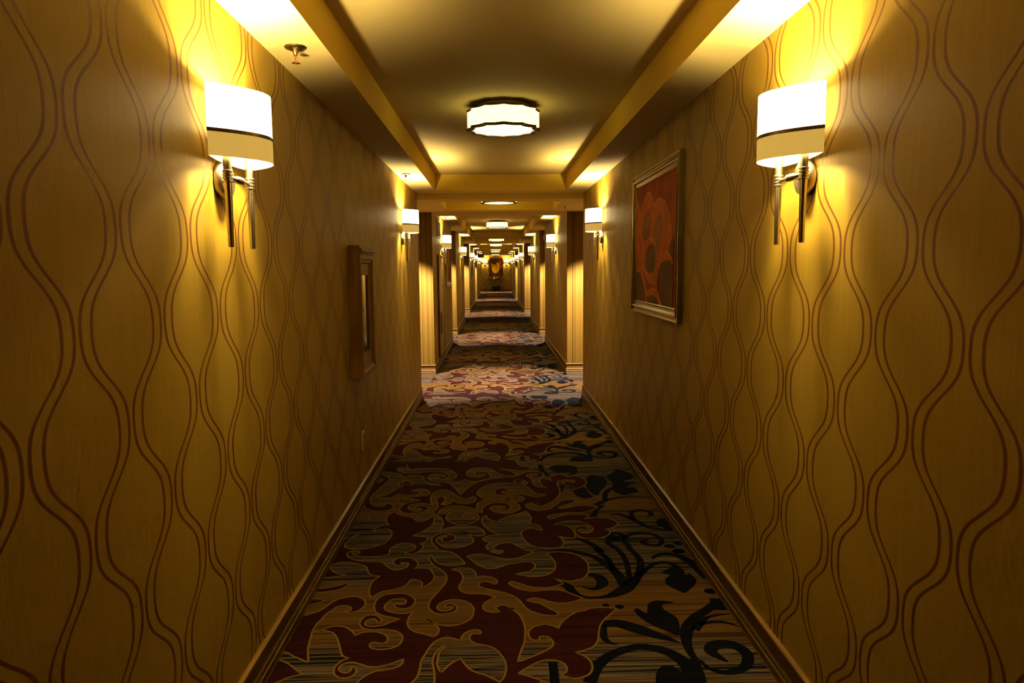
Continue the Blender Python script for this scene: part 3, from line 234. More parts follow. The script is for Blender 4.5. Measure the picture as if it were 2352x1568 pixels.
VSTROKE="""0.329,2.335,0.05 0.374,2.441,0.05 0.449,2.519,0.045 0.547,2.562,0.045 0.634,2.544,0.05 0.689,2.491,0.055 0.717,2.41,0.06 0.711,2.302,0.06;0.768,2.443,0.02 0.753,2.497,0.03 0.756,2.583,0.04 0.785,2.684,0.055 0.837,2.769,0.05 0.919,2.846,0.045 0.985,2.903,0.05 1.056,2.95,0.05;0.818,2.682,0.04 0.873,2.734,0.02 0.955,2.741,0.018 1.013,2.696,0.008;0.847,2.724,0.03 0.913,2.788,0.02 1.012,2.807,0.008;0.773,2.46,0.015 0.792,2.407,0.02 0.844,2.379,0.03 0.917,2.402,0.04 0.96,2.462,0.045 0.965,2.517,0.05 0.929,2.566,0.06 0.864,2.564,0.06 0.834,2.522,0.05 0.856,2.475,0.03 0.877,2.447,0.01;0.437,2.741,0.04 0.501,2.749,0.06 0.576,2.703,0.07 0.648,2.648,0.05 0.694,2.615,0.03 0.73,2.584,0.005;0.442,2.741,0.035 0.431,2.636,0.03 0.452,2.595,0.02 0.482,2.584,0.005;0.207,2.474,0.035 0.203,2.338,0.035;0.299,3.137,0.03 0.329,3.098,0.05 0.348,3.045,0.04 0.379,2.997,0.025 0.424,2.978,0.02 0.484,2.983,0.025 0.536,3.006,0.05 0.594,3.055,0.07 0.644,3.122,0.06 0.699,3.203,0.035 0.754,3.277,0.03 0.799,3.323,0.03 0.843,3.34,0.028 0.879,3.326,0.03 0.9,3.282,0.035 0.909,3.24,0.03;0.178,3.506,0.005 0.262,3.516,0.015 0.373,3.511,0.025 0.438,3.474,0.035 0.5,3.425,0.035 0.542,3.347,0.045 0.58,3.255,0.05 0.596,3.174,0.055 0.597,3.097,0.05;0.58,3.255,0.03 0.573,3.371,0.035 0.547,3.462,0.035 0.529,3.524,0.035 0.552,3.483,0.04 0.521,3.568,0.04 0.479,3.639,0.035 0.434,3.677,0.02;0.635,3.139,0.03 0.648,3.234,0.03 0.658,3.324,0.03 0.658,3.425,0.03 0.64,3.519,0.03 0.622,3.555,0.035 0.6,3.633,0.03;0.684,3.192,0.04 0.711,3.261,0.04 0.732,3.345,0.04 0.73,3.428,0.035 0.709,3.516,0.035 0.709,3.559,0.035 0.701,3.646,0.035 0.757,3.716,0.03 0.822,3.732,0.03 0.874,3.711,0.03 0.904,3.655,0.03 0.903,3.593,0.03 0.865,3.552,0.03 0.815,3.571,0.035 0.795,3.607,0.03 0.836,3.636,0.02;0.443,3.203,0.03 0.47,3.213,0.04 0.495,3.178,0.055 0.502,3.123,0.055 0.474,3.076,0.035 0.436,3.067,0.025 0.393,3.095,0.005;0.8,3.386,0.02 0.836,3.423,0.03 0.881,3.441,0.035 0.932,3.425,0.04 0.972,3.372,0.05 1.002,3.29,0.06 1.012,3.218,0.06 1.009,3.144,0.03;0.692,4.028,0.02 0.744,4.037,0.03 0.791,3.981,0.04 0.833,3.906,0.04 0.871,3.825,0.035 0.935,3.783,0.03 1.005,3.77,0.03;0.82,3.938,0.035 0.818,4.022,0.03 0.851,4.086,0.03 0.9,4.095,0.025 0.939,4.06,0.03 0.941,4.016,0.03 0.908,3.991,0.01;0.621,3.65,0.02 0.638,3.713,0.025 0.672,3.739,0.03 0.702,3.71,0.03 0.701,3.646,0.03;0.802,4.527,0.03 0.752,4.485,0.035 0.719,4.391,0.035 0.701,4.3,0.03;0.625,4.196,0.04 0.662,4.242,0.04 0.71,4.289,0.035 0.786,4.336,0.025 0.874,4.352,0.02 0.941,4.343,0.02 1.023,4.324,0.02;0.336,5.112,0.04 0.335,4.976,0.04 0.371,4.845,0.04 0.407,4.818,0.03;0.44,4.469,0.02 0.437,4.546,0.035 0.46,4.601,0.035 0.49,4.611,0.03 0.517,4.531,0.03"""
VPOLY="""0.584,2.381 0.609,2.422 0.648,2.434 0.667,2.412 0.683,2.394 0.712,2.445 0.766,2.488 0.765,2.416 0.74,2.301 0.582,2.307;0.597,2.859 0.617,2.871 0.639,2.834 0.651,2.834 0.672,2.904 0.717,2.94 0.796,2.918 0.738,2.902 0.732,2.854 0.761,2.806 0.769,2.749 0.74,2.644 0.699,2.677 0.654,2.721 0.612,2.789;0.804,3.216 0.852,3.261 0.893,3.277 0.925,3.251 0.922,3.193 0.945,3.21 0.953,3.169 0.959,3.135 0.935,3.082 0.905,3.046 0.867,3.007 0.845,3.023 0.817,3.066 0.803,3.099 0.809,3.142 0.82,3.164 0.844,3.191;0.936,3.881 0.965,3.941 0.999,3.955 1.019,3.928 1.006,3.761 0.973,3.791 0.942,3.841;0.639,4.744 0.676,4.829 0.721,4.826 0.77,4.774 0.775,4.642 0.733,4.542 0.696,4.467 0.671,4.394 0.634,4.427 0.618,4.536 0.626,4.65;0.514,4.498 0.561,4.539 0.594,4.571 0.609,4.526 0.619,4.417 0.636,4.364 0.583,4.326 0.539,4.359 0.517,4.433;0.795,4.81 0.868,4.908 0.895,4.972 0.927,4.931 0.97,4.876 0.979,4.751 0.929,4.705 0.893,4.671 0.978,4.655 0.914,4.589 0.895,4.544 0.942,4.531 0.952,4.443 0.906,4.424 0.846,4.385 0.801,4.44 0.79,4.539 0.814,4.64 0.797,4.712;0.557,4.003 0.592,4.088 0.627,4.165 0.656,4.198 0.688,4.196 0.646,4.13 0.62,4.064 0.604,3.995;0.397,5.026 0.421,5.079 0.503,5.103 0.591,5.07 0.605,4.988 0.59,4.897 0.562,4.854 0.514,4.837 0.557,4.912 0.483,4.903 0.428,4.932;0.965,2.954 0.987,2.947 1.021,2.902 1.013,2.842 0.946,2.857"""
VDOT="""0.481,2.906,0.016 0.54,2.889,0.02 0.963,3.47,0.035 0.989,3.017,0.03 0.65,3.658,0.05 0.931,3.54,0.032 0.988,3.572,0.028 0.961,3.473,0.03"""

# ================================================================ carpet floor
def parse_sets(s):
    return [[tuple(float(v) for v in p.split(',')) for p in l.split()] for l in s.split(';')]
def catmull(P, sub=4):
    """smooth polyline; a doubled point is a corner"""
    segs = []; cur = [P[0]]
    for p in P[1:]:
        if p[:2] == cur[-1][:2]:
            if len(cur) > 1: segs.append(cur)
            cur = [p]
        else: cur.append(p)
    if len(cur) > 1: segs.append(cur)
    out = []
    for s in segs:
        n = len(s)
        for i in range(n-1):
            p0 = s[max(i-1, 0)]; p1 = s[i]; p2 = s[i+1]; p3 = s[min(i+2, n-1)]
            for j in range(sub):
                q = j/sub
                out.append(tuple(0.5*((2*b)+(-a+c)*q+(2*a-5*b+4*c-d)*q*q+(-a+3*b-3*c+d)*q**3) for a, b, c, d in zip(p0, p1, p2, p3)))
        out.append(tuple(s[-1]))
    return out
PER = 2.89; TY = 2.343
def ribbon(bm, pts, wid, z, mi, dy=0):
    """flat ribbon along pts; wid number or list"""
    n = len(pts); L = []; 
    for i in range(n):
        a = Vector(pts[max(i-1, 0)][:2]); b = Vector(pts[min(i+1, n-1)][:2]); d = b-a
        if d.length < 1e-6: d = Vector((1, 0))
        d.normalize(); nn = Vector((-d.y, d.x)); w_ = (wid if not isinstance(wid, list) else wid[i])/2
        p = Vector(pts[i][:2]); L.append((p+nn*w_, p-nn*w_))
    vs = [(bm.verts.new((a.x, a.y+dy, z)), bm.verts.new((b.x, b.y+dy, z))) for a, b in L]
    for (a, b), (c, d) in zip(vs, vs[1:]):
        f = bm.faces.new((a, b, d, c)); f.material_index = mi
def build_carpet():
    gold = [catmull(g, 4) for g in parse_sets(GOLD)]
    seeds = parse_sets(SEED)[0]
    for g in gold:                  # carry strokes on across the tile's near edge
        for end in (0, -1):
            if g[end][1] < TY+0.04:
                e = (g[end][0]+(0.02 if end else -0.02), TY-0.02)
                if end == 0: g.insert(0, e)
                else: g.append(e)
    # close small gaps between a stroke's end and its neighbours
    for i, g in enumerate(gold):
        for end in (0, -1):
            p = g[end]; best = None
            for j, h in enumerate(gold):
                for k, q in enumerate(h):
                    if i == j and abs(k-(0 if end == 0 else len(h)-1)) < 14: continue
                    d = math.hypot(p[0]-q[0], p[1]-q[1])
                    if best is None or d < best[0]: best = (d, q)
            if best and 1e-6 < best[0] < 0.038:
                if end == 0: g.insert(0, best[1])
                else: g.append(best[1])
    xa, xb, ya, yb = XL+0.003, XR-0.02, TY, TY+PER
    V = []; Ed = []
    def addline(pts):
        pts = [(min(max(p[0], xa), xb), min(max(p[1], ya), yb)) for p in pts]
        for a, b in zip(pts, pts[1:]):
            if math.hypot(a[0]-b[0], a[1]-b[1]) < 1e-5: continue
            V.append(Vector(a)); V.append(Vector(b)); Ed.append((len(V)-2, len(V)-1))
    for g in gold: addline(g)
    addline([(xa, ya), (xb, ya), (xb, yb), (xa, yb), (xa, ya)])
    ov, oe, of, _, oeo, _ = geometry.delaunay_2d_cdt(V, Ed, [], 0, 0.0006)
    cons = set()
    for e, src in zip(oe, oeo):
        if src: cons.add((min(e), max(e)))
    ef = {}
    for fi, f in enumerate(of):
        for a, b in zip(f, f[1:]+f[:1]): ef.setdefault((min(a, b), max(a, b)), []).append(fi)
    def inside(p, f):
        s = 0
        for a, b in zip(f, f[1:]+f[:1]):
            A = ov[a]; B = ov[b]; c = (B.x-A.x)*(p[1]-A.y)-(B.y-A.y)*(p[0]-A.x)
            if c < 0: s -= 1
            elif c > 0: s += 1
        return abs(s) == len(f)
    cls = [0]*len(of)
    for sd in seeds:
        st = [fi for fi, f in enumerate(of) if inside(sd, f)]
        if not st: continue
        seen = set(st)
        while st:
            fi = st.pop(); cls[fi] = 1; f = of[fi]
            for a, b in zip(f, f[1:]+f[:1]):
                k = (min(a, b), max(a, b))
                if k in cons: continue
                for nb in ef[k]:
                    if nb not in seen and not cls[nb]: seen.add(nb); st.append(nb)
    vst = []
    for s in parse_sets(VSTROKE):
        c = catmull(s, 4); vst.append((c, [max(0.002, q[2]) for q in c]))
    vpl = [catmull([tuple(p) for p in s]+[tuple(s[0])], 3)[:-1] for s in parse_sets(VPOLY)]
    bm = bmesh.new()
    # striped ground
    quad(bm, [(XL-RD, Y0, 0), (XR+RD, Y0, 0), (XR+RD, YE, 0), (XL-RD, YE, 0)], 0)
    y = TY-PER*1
    tiles = 0
    while y < YE:
        dy = y-TY
        def clipz(bm0): pass
        # navy vines
        for pts, wd in vst: ribbon(bm, pts, wd, 0.0004, 3, dy)
        for poly in vpl:
            tri = geometry.tessellate_polygon([[Vector((p[0], p[1], 0)) for p in poly]])
            vs = [bm.verts.new((p[0], p[1]+dy, 0.0005)) for p in poly]
            for t3 in tri:
                try: bm.faces.new([vs[i] for i in t3]).material_index = 3
                except ValueError: pass
        for d in parse_sets(VDOT)[0]:
            vs = [bm.verts.new((d[0]+d[2]*math.cos(a*PI/8), d[1]+dy+0.9*d[2]*math.sin(a*PI/8), 0.00055)) for a in range(16)]
            bm.faces.new(vs).material_index = 3
        # burgundy field
        vm = {}
        for fi, f in enumerate(of):
            if cls[fi]: continue
            ids = []
            for k in f:
                if k not in vm: vm[k] = bm.verts.new((ov[k].x, ov[k].y+dy, 0.0007))
                ids.append(vm[k])
            bm.faces.new(ids).material_index = 1
        for g in gold:
            g2 = [p for p in g if xa <= p[0] <= xb and ya-0.01 <= p[1] <= yb+0.01]
            if len(g2) > 2: ribbon(bm, g2, 0.0085 if tiles < 3 else 0.010, 0.001, 2, dy)
        y += PER; tiles += 1
    # keep the pattern inside the building
    geom = [f for f in bm.faces if f.calc_center_median().y > YE-0.02 or f.calc_center_median().x > XR+RD]
    geom = [f for f in geom if len(f.verts) > 4 or f.calc_area() < 1]
    bmesh.ops.delete(bm, geom=geom, context='FACES')
    for f in bm.faces:
        if f.normal.z < 0: f.normal_flip()
    me = bpy.data.meshes.new('floor'); bm.to_mesh(me); bm.free()
    for m in (M_CSTR, M_CBUR, M_CGOLD, M_CNAVY): me.materials.append(m)
    o = bpy.data.objects.new('floor', me); COL.objects.link(o); tag(o, kind='structure')
    return o

def carpet_mat(name, mode):
    t = NT(name); x, y, z, P = t.pos()
    cb = t.n('ShaderNodeCombineXYZ'); t.link(y, cb.inputs[0]); t.link(t.math('MULTIPLY', x, 0.012), cb.inputs[1])
    fine = t.noise((1, 1, 1), 52, 1.6, vec=cb.outputs[0])
    tuft = t.noise((1, 1, 1), 520, 2)
    if mode == 'stripe':
        cz = t.n('ShaderNodeCombineXYZ'); t.link(y, cz.inputs[0])
        yy = t.math('FLOORED_MODULO', t.math('SUBTRACT', y, TY), PER)
        # zones of strong dark/light stripes alternating with golden ones
        zone = t.n('ShaderNodeValToRGB'); t.link(t.math('DIVIDE', yy, PER), zone.inputs[0])
        cr = zone.color_ramp
        st = [(0.0, 1), (0.07, 1), (0.12, 0), (0.26, 0), (0.31, 1), (0.55, 1), (0.61, .35), (0.68, 0), (0.74, .5), (0.80, 1), (0.93, 1), (1.0, .6)]
        while len(cr.elements) < len(st): cr.elements.new(0.5)
        for e, (p, c) in zip(cr.elements, st): e.position = p; e.color = (c, c, c, 1)
        hi = t.ramp(fine, [(0.34, (0.00208, 0.0026, 0.0026)), (0.41, (0.00936, 0.00728, 0.0052)), (0.44, (0.0884, 0.065, 0.04056)), (0.50, (0.0442, 0.02912, 0.01664)), (0.53, (0.00624, 0.0052, 0.00416)), (0.565, (0.00936, 0.00676, 0.00416)), (0.60, (0.0988, 0.0728, 0.0468)), (0.66, (0.0364, 0.02184, 0.00936)), (0.72, (0.0052, 0.00468, 0.00364))])
        lo = t.ramp(fine, [(0.36, (0.0364, 0.01456, 0.00312)), (0.48, (0.078, 0.04264, 0.00988)), (0.58, (0.052, 0.02392, 0.0052)), (0.68, (0.0936, 0.05304, 0.01352))])
        col = t.mix(zone.outputs[0], lo, hi)
    elif mode == 'burgundy':
        col = t.ramp(fine, [(0.35, (0.01144, 0.00208, 0.00166)), (0.6, (0.0208, 0.00468, 0.00354)), (0.75, (0.0156, 0.00338, 0.00312))])
    elif mode == 'gold':
        col = t.ramp(tuft, [(0.35, (0.0884, 0.04784, 0.00832)), (0.65, (0.1404, 0.0832, 0.01768))])
    else:
        col = t.ramp(fine, [(0.4, (0.00114, 0.00135, 0.00234)), (0.7, (0.00234, 0.00286, 0.00468))])
    dk = t.n('ShaderNodeMix', data_type='RGBA', blend_type='MULTIPLY'); dk.inputs[0].default_value = 1
    t.link(col, dk.inputs[6]); t.link(t.ramp(tuft, [(0.3, (0.7, 0.7, 0.7)), (0.7, (1, 1, 1))]), dk.inputs[7])
    m = t.base(dk.outputs[2], 1.0, spec=0.03)
    return m
M_CSTR = carpet_mat('striped carpet ground', 'stripe'); M_CBUR = carpet_mat('burgundy carpet scrolls', 'burgundy')
M_CGOLD = carpet_mat('gold carpet outline', 'gold'); M_CNAVY = carpet_mat('navy carpet vines', 'navy')
build_carpet()

# ================================================================ walls
RECESS = [(E1, R1), (E2, R2), (E3, R3), (E4, R4), (E5, YE)]
def wall_path(sgn):
    x0 = XL if sgn < 0 else XR; x1 = x0+sgn*RD
    pts = [(x0, Y0)]
    for a, b in RECESS[:-1]: pts += [(x0, a), (x1, a), (x1, b), (x0, b)]
    a, b = RECESS[-1]; pts += [(x0, a), (x1, a), (x1, b)]
    return pts
def build_wall(name, pts, mw):
    bm = bmesh.new()
    for (xa, ya), (xb, yb) in zip(pts, pts[1:]):
        across = abs(ya-yb) < 1e-6
        quad(bm, [(xa, ya, 0), (xb, yb, 0), (xb, yb, 2.37), (xa, ya, 2.37)], 1 if across else 0)
    me = bpy.data.meshes.new(name); bm.to_mesh(me); bm.free(); me.materials.append(mw); me.materials.append(M_STR)
    o = bpy.data.objects.new(name, me); COL.objects.link(o); return tag(o, kind='structure')
build_wall('wall_left', wall_path(-1), M_WL)
build_wall('wall_right', wall_path(1), M_WR)
for nm, y in (('wall_end', YE), ('wall_back', Y0)):
    bm = bmesh.new(); quad(bm, [(XL-RD, y, 0), (XR+RD, y, 0), (XR+RD, y, 2.37), (XL-RD, y, 2.37)])
    tag(obj(nm, bm, M_WE), kind='structure')
# baseboards: a moulded profile swept along the wall line
PROF = [(0, .140), (.006, .1395), (.016, .136), (.017, .130), (.015, .125), (.009, .121), (.009, .066), (.014, .062), (.015, .056), (.012, .051), (.012, .040), (.016, .037), (.017, .031), (.014, .026), (.017, .0)]
def baseboard(name, pts, side):
    bm = bmesh.new(); rows = []
    n = len(pts)
    for i, p in enumerate(pts):
        def nrm(a, b):
            d = (Vector(b)-Vector(a)).normalized(); return Vector((-d.y, d.x))*side
        if i == 0: m = nrm(pts[0], pts[1])
        elif i == n-1: m = nrm(pts[-2], pts[-1])
        else: m = nrm(pts[i-1], p)+nrm(p, pts[i+1])
        rows.append([bm.verts.new((p[0]+m.x*d, p[1]+m.y*d, z)) for d, z in PROF])
    for a, b in zip(rows, rows[1:]):
        for k in range(len(PROF)-1): bm.faces.new((a[k], b[k], b[k+1], a[k+1]))
    return tag(obj(name, bm, M_BASE), kind='structure')
baseboard('baseboard_left', wall_path(-1), -1)
baseboard('baseboard_right', wall_path(1), 1)
baseboard('baseboard_end', [(XL-RD+.03, YE), (XR+RD-.03, YE)], -1)

# ================================================================ ceiling
def build_ceiling():
    bm = bmesh.new()
    def slab(y0, y1, x0, x1, z, tray=None, top=HT):
        """flat soffit with a rectangular tray cut into it"""
        if not tray: quad(bm, [(x0, y0, z), (x1, y0, z), (x1, y1, z), (x0, y1, z)], 0); return
        a, b, c, d = -0.640, 0.800, tray[0], tray[1]
        for q in ((x0, a, y0, y1), (b, x1, y0, y1), (a, b, y0, c), (a, b, d, y1)):
            quad(bm, [(q[0], q[2], z), (q[1], q[2], z), (q[1], q[3], z), (q[0], q[3], z)], 0)
        quad(bm, [(a, c, top), (b, c, top), (b, d, top), (a, d, top)], 0)
        for p, q in (((a, c), (b, c)), ((b, c), (b, d)), ((b, d), (a, d)), ((a, d), (a, c))):
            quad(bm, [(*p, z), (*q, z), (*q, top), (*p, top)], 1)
    def wings(y0, y1, z):
        slab(y0, y1, XL-RD, XL, z); slab(y0, y1, XR, XR+RD, z)
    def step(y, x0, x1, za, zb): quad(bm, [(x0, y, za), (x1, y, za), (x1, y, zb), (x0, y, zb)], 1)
    slab(Y0, E1, XL, XR, HC, (1.2, 7.62)); step(E1, XL, XR, HR, HC)
    slab(E1, R1, XL, XR, HR, (8.25, 9.40), HTR); wings(E1, R1, HR)
    box(bm, XL, XR, R1, R1+0.10, 2.247, HC+0.01, 0)
    slab(R1, E3, XL, XR, HC, (10.2, 19.42)); wings(E2, R2, HC)
    slab(E3, R3, XL, XR, HC, (19.95, 22.9), HTR); wings(E3, R3, HC)
    slab(R3, E4, XL, XR, HC, (24.0, 30.25))
    slab(E4, R4, XL, XR, HC, (31.0, 33.3), HTR); wings(E4, R4, HC)
    slab(R4, E5, XL, XR, HC, (34.2, 40.85))
    slab(E5, YE, XL, XR, HC, (41.7, 44.8), HTR); wings(E5, YE, HC)
    me = bpy.data.meshes.new('ceiling'); bm.to_mesh(me); bm.free(); me.materials.append(M_CEIL); me.materials.append(M_FACE)
    o = bpy.data.objects.new('ceiling', me); COL.objects.link(o); tag(o, kind='structure')
build_ceiling()

# ================================================================ wall sconces
def bow(n=24, a=0.170, q0=0.037, p=0.131, back=0.018):
    out = []
    for k in range(n+1):
        tt = -1+2*k/n; out.append((a*tt, -(q0+p*(1-tt*tt))))
    for k in range(1, n//2):
        tt = 1-2*k/(n/2); out.append((a*tt, -(q0-back*(1-tt*tt))))
    return out
def scale_outline(o, s, cy=-0.09): return [(x*s, cy+(y-cy)*s) for x, y in o]
def make_sconce(label, group):
    root = empty('wall_sconce', (0, 0, 0), 0, label, 'wall lamp', group)
    Z0 = 1.79
    bm = bmesh.new(); lathe(bm, [(0.052, 0), (0.056, -0.004), (0.056, -0.024), (0.053, -0.029), (0.0, -0.030)][:4]+[(0.001, -0.0305)], 40, (0, 0, Z0), 'y')
    obj('backplate', bm, M_NICK, root, True)
    bm = bmesh.new(); lathe(bm, [(0.011, -0.028), (0.009, -0.034), (0.007, -0.040), (0.007, -0.062)], 20, (0, 0, Z0), 'y')
    lathe(bm, [(0.006, -0.095), (0.006, -0.035), (0.009, -0.030), (0.0115, -0.018), (0.008, -0.012), (0.0115, -0.006), (0.0125, 0), (0.0115, 0.006), (0.008, 0.012), (0.0115, 0.018), (0.009, 0.030), (0.006, 0.035), (0.006, 0.095)], 20, (0, -0.062, Z0), 'x')
    obj('cross_bar', bm, M_NICK, root, True)
    for s in (-1, 1):
        bm = bmesh.new()
        lathe(bm, [(0.0075, 1.577), (0.0085, 1.579), (0.0120, 1.775), (0.0125, 1.80), (0.0128, 1.905)], 24, (s*0.095, -0.062, 0))
        rod = obj('rod', bm, M_NICK, root, True)
        bm = bmesh.new()
        for zz in (1.776, 1.786, 1.796, 1.806):
            lathe(bm, [(0.013, zz-0.0042), (0.0152, zz-0.003), (0.0158, zz), (0.0152, zz+0.003), (0.013, zz+0.0042)], 24, (s*0.095, -0.062, 0))
        obj('collar', bm, M_NICK, rod, True)
        bm = bmesh.new(); lathe(bm, [(0.009, 1.905), (0.015, 1.915), (0.017, 1.930), (0.012, 1.948), (0.004, 1.958)], 20, (s*0.095, -0.062, 0))
        obj('bulb', bm, M_BULB, root, True)
    o = bow()
    zt, zb, zm = 2.052, 1.843, 1.919
    bm = bmesh.new(); ring_extrude(bm, o, zm, zt, 0); sh = obj('lamp_shade', bm, M_SHADE, root, True)
    bm = bmesh.new(); ring_extrude(bm, scale_outline(o, 1.006), zm-0.006, zm+0.005); ring_extrude(bm, scale_outline(o, 0.99), zm-0.006, zm+0.005)
    obj('shade_trim', bm, M_BRONZE, sh, True)
    bm = bmesh.new(); ring_extrude(bm, o, zb, zm, 0)
    obj('shade_band', bm, M_BANDL, sh, True)
    bm = bmesh.new(); ring_extrude(bm, scale_outline(o, 0.985), zb+0.001, zm-0.003)
    obj('shade_lining', bm, M_INNER, sh, True)
    for s in (-1, 1):
        ld = bpy.data.lights.new('bulb_light', 'POINT') if not bpy.data.lights.get('bulb_light') else bpy.data.lights['bulb_light']
        ld.energy = SCONCE_W; ld.color = LAMP; ld.shadow_soft_size = 0.028
        lo = bpy.data.objects.new('bulb_light', ld); COL.objects.link(lo); lo.parent = root; lo.location = (s*0.075, -0.088, 1.968)
    return root
M_BULB = mat_emit('glowing bulb', (1.0, 0.8, 0.45), 12)
SY = [(2.24, 'near'), (6.50, ''), (11.37, ''), (17.55, ''), (24.5, ''), (29.0, ''), (35.2, ''), (39.2, '')]
LBL = {
 'L': ['near left wall sconce with oval white shade and brushed metal rods', 'second left wall sconce, past the wooden cabinet and before the first alcove',
       'left wall sconce in the second corridor bay, beside the louvred vent', 'left wall sconce just past the second alcove',
       'small left wall sconce beside the far dark framed picture', 'far left wall sconce, fifth beyond the near one',
       'far left wall sconce glowing below the hanging dark sign', 'last sconce on the left wall before the end wall'],
 'R': ['near right wall sconce with oval white shade and brushed metal rods', 'second right wall sconce, between the orange flower picture and the first alcove',
       'right wall sconce in the second corridor bay, before the small wall alarm', 'right wall sconce just past the second alcove',
       'small right wall sconce past the third alcove', 'far right wall sconce, fifth beyond the near one',
       'far right wall sconce past the fourth alcove', 'last sconce on the right wall before the end wall']}
base = make_sconce(LBL['L'][0], 'sconces along the left wall')
base.location = (XL, SY[0][0], 0); base.rotation_euler = (0, 0, PI/2)
remap()
for i, (y, _) in enumerate(SY):
    if i: dup(base, (XL, y, 0), PI/2, LBL['L'][i])
    dup(base, (XR, y, 0), -PI/2, LBL['R'][i], 'sconces along the right wall')
dup(base, (-0.63, YE, 0), 0, 'sconce on the end wall left of the yellow tulip picture', 'sconces on the end wall')
dup(base, (0.79, YE, 0), 0, 'sconce on the end wall right of the yellow tulip picture', 'sconces on the end wall')

# the far sconces are small in view: one light stands for their two bulbs
far = bpy.data.lights['bulb_light'].copy(); far.energy = SCONCE_W*2
for o in [o for o in bpy.data.objects if o.type == 'EMPTY' and o.name.startswith('wall_sconce') and o.location.y > 11]:
    ls = [c for c in bpy.data.objects if c.parent == o and c.type == 'LIGHT']
    bpy.data.objects.remove(ls[1]); ls[0].data = far; ls[0].location.x = 0

# ================================================================ ceiling lamps
def gon(R, n=12, flute=0.085, per=6, rot=0.0):
    out = []
    for k in range(n):
        for j in range(per):
            a0 = 2*PI*k/n+rot; a1 = 2*PI*(k+1)/n+rot; q = j/per
            x = R*((1-q)*math.cos(a0)+q*math.cos(a1)); y = R*((1-q)*math.sin(a0)+q*math.sin(a1))
            s = 1-flute*4*q*(1-q)*0.6; out.append((x*s, y*s))
    return out
def make_lamp(label, group):
    root = empty('ceiling_lamp', (0, 0, 0), 0, label, 'ceiling lamp', group)
    R = 0.228
    bm = bmesh.new(); lathe(bm, [(0.165, 0), (0.17, -0.004), (0.17, -0.016), (0.15, -0.020), (0.001, -0.020)], 48); obj('canopy', bm, M_BRASS, root, True)
    bm = bmesh.new()
    for k in range(6):
        a = 2*PI*(k+.5)/6; lathe(bm, [(0.005, -0.018), (0.005, -0.034)], 10, (0.13*math.cos(a), 0.13*math.sin(a), 0))
    obj('standoffs', bm, M_BRASS, root, True)
    bm = bmesh.new(); ring_extrude(bm, gon(R*1.02), -0.042, -0.030, cap=True); obj('top_rim', bm, M_BRONZE, root)
    bm = bmesh.new(); ring_extrude(bm, gon(R), -0.144, -0.041); obj('lamp_shade', bm, M_LAMPS, root)
    bm = bmesh.new(); ring_extrude(bm, gon(R*1.03), -0.157, -0.144); ring_extrude(bm, gon(R*0.90), -0.157, -0.144)
    a = gon(R*1.03); b = gon(R*0.90)
    for z in (-0.157, -0.144):
        va = [bm.verts.new((x, y, z)) for x, y in a]; vb = [bm.verts.new((x, y, z)) for x, y in b]
        for k in range(len(a)): bm.faces.new((va[k], va[(k+1) % len(a)], vb[(k+1) % len(a)], vb[k]))
    rim = obj('bottom_rim', bm, M_BRONZE, root)
    bm = bmesh.new()
    for k in range(12):
        an = 2*PI*(k+.5)/12; bmesh.ops.create_uvsphere(bm, u_segments=8, v_segments=6, radius=0.005, matrix=Matrix.Translation((R*1.0*math.cos(an), R*1.0*math.sin(an), -0.150)))
    obj('rim_screws', bm, M_BRASS, rim)
    bm = bmesh.new(); vs = [bm.verts.new((x, y, -0.150)) for x, y in gon(R*0.905)]; bm.faces.new(vs); obj('diffuser', bm, M_LAMPD, root)
    return root
LC = 0.066
LY = [(4.46, 'drum ceiling lamp with dark scalloped rims in the nearest ceiling tray'), (8.83, 'ceiling lamp in the first alcove, only its glowing underside showing below the beam'),
      (14.9, 'third ceiling lamp along the corridor, in the long tray'), (20.95, 'fourth ceiling lamp along the corridor, at the third alcove'),
      (27.1, 'fifth ceiling lamp along the corridor'), (31.7, 'sixth ceiling lamp along the corridor, a thin glowing strip'),
      (37.5, 'seventh ceiling lamp along the corridor'), (42.7, 'last and faintest ceiling lamp, above the end wall picture')]
lamp = make_lamp(LY[0][1], 'ceiling lamps down the middle of the corridor'); lamp.location = (LC, LY[0][0], HT); remap()
for y, l in LY[1:]: dup(lamp, (LC, y, HT if y in (14.9, 27.1, 37.5) else HTR), 0, l)

# ================================================================ recess downlights
def make_down(label):
    root = empty('recessed_downlight', (0, 0, 0), 0, label, 'downlight', 'downlights in the alcove ceilings')
    bm = bmesh.new(); lathe(bm, [(0.050, -0.001), (0.052, -0.006), (0.068, -0.006), (0.072, 0.0)], 32, cap=False); obj('trim_ring', bm, M_WHITE, root, True)
    bm = bmesh.new(); lathe(bm, [(0.048, -0.002), (0.001, -0.002)], 24); obj('lens', bm, M_LENS, root)
    ld = bpy.data.lights.new('downlight_beam', 'SPOT'); ld.energy = SPOT_W; ld.color = SPOT_C; ld.spot_size = math.radians(84); ld.spot_blend = 0.45; ld.shadow_soft_size = 0.035
    lo = bpy.data.objects.new('downlight_beam', ld); COL.objects.link(lo); lo.parent = root; lo.location = (0, 0, -0.03)
    return root
M_LENS = mat_emit('downlight lens', (1, 0.9, 0.7), 6)
DL = [(E1, R1, HR, 'first'), (E2, R2, HC, 'second'), (E3, R3, HC, 'third'), (E4, R4, HC, 'fourth'), (E5, YE, HC, 'fifth')]
first = None
for a, b, z, nm in DL:
    y = b-0.58 if nm != 'fifth' else 43.4
    for sx, sd in ((XL-0.32, 'left'), (XR+0.32, 'right')):
        lb = 'round white recessed downlight in the ceiling of the %s alcove on the %s' % (nm, sd)
        if first is None:
            first = make_down(lb); first.location = (sx, y, z); remap()
        else: dup(first, (sx, y, z), 0, lb)

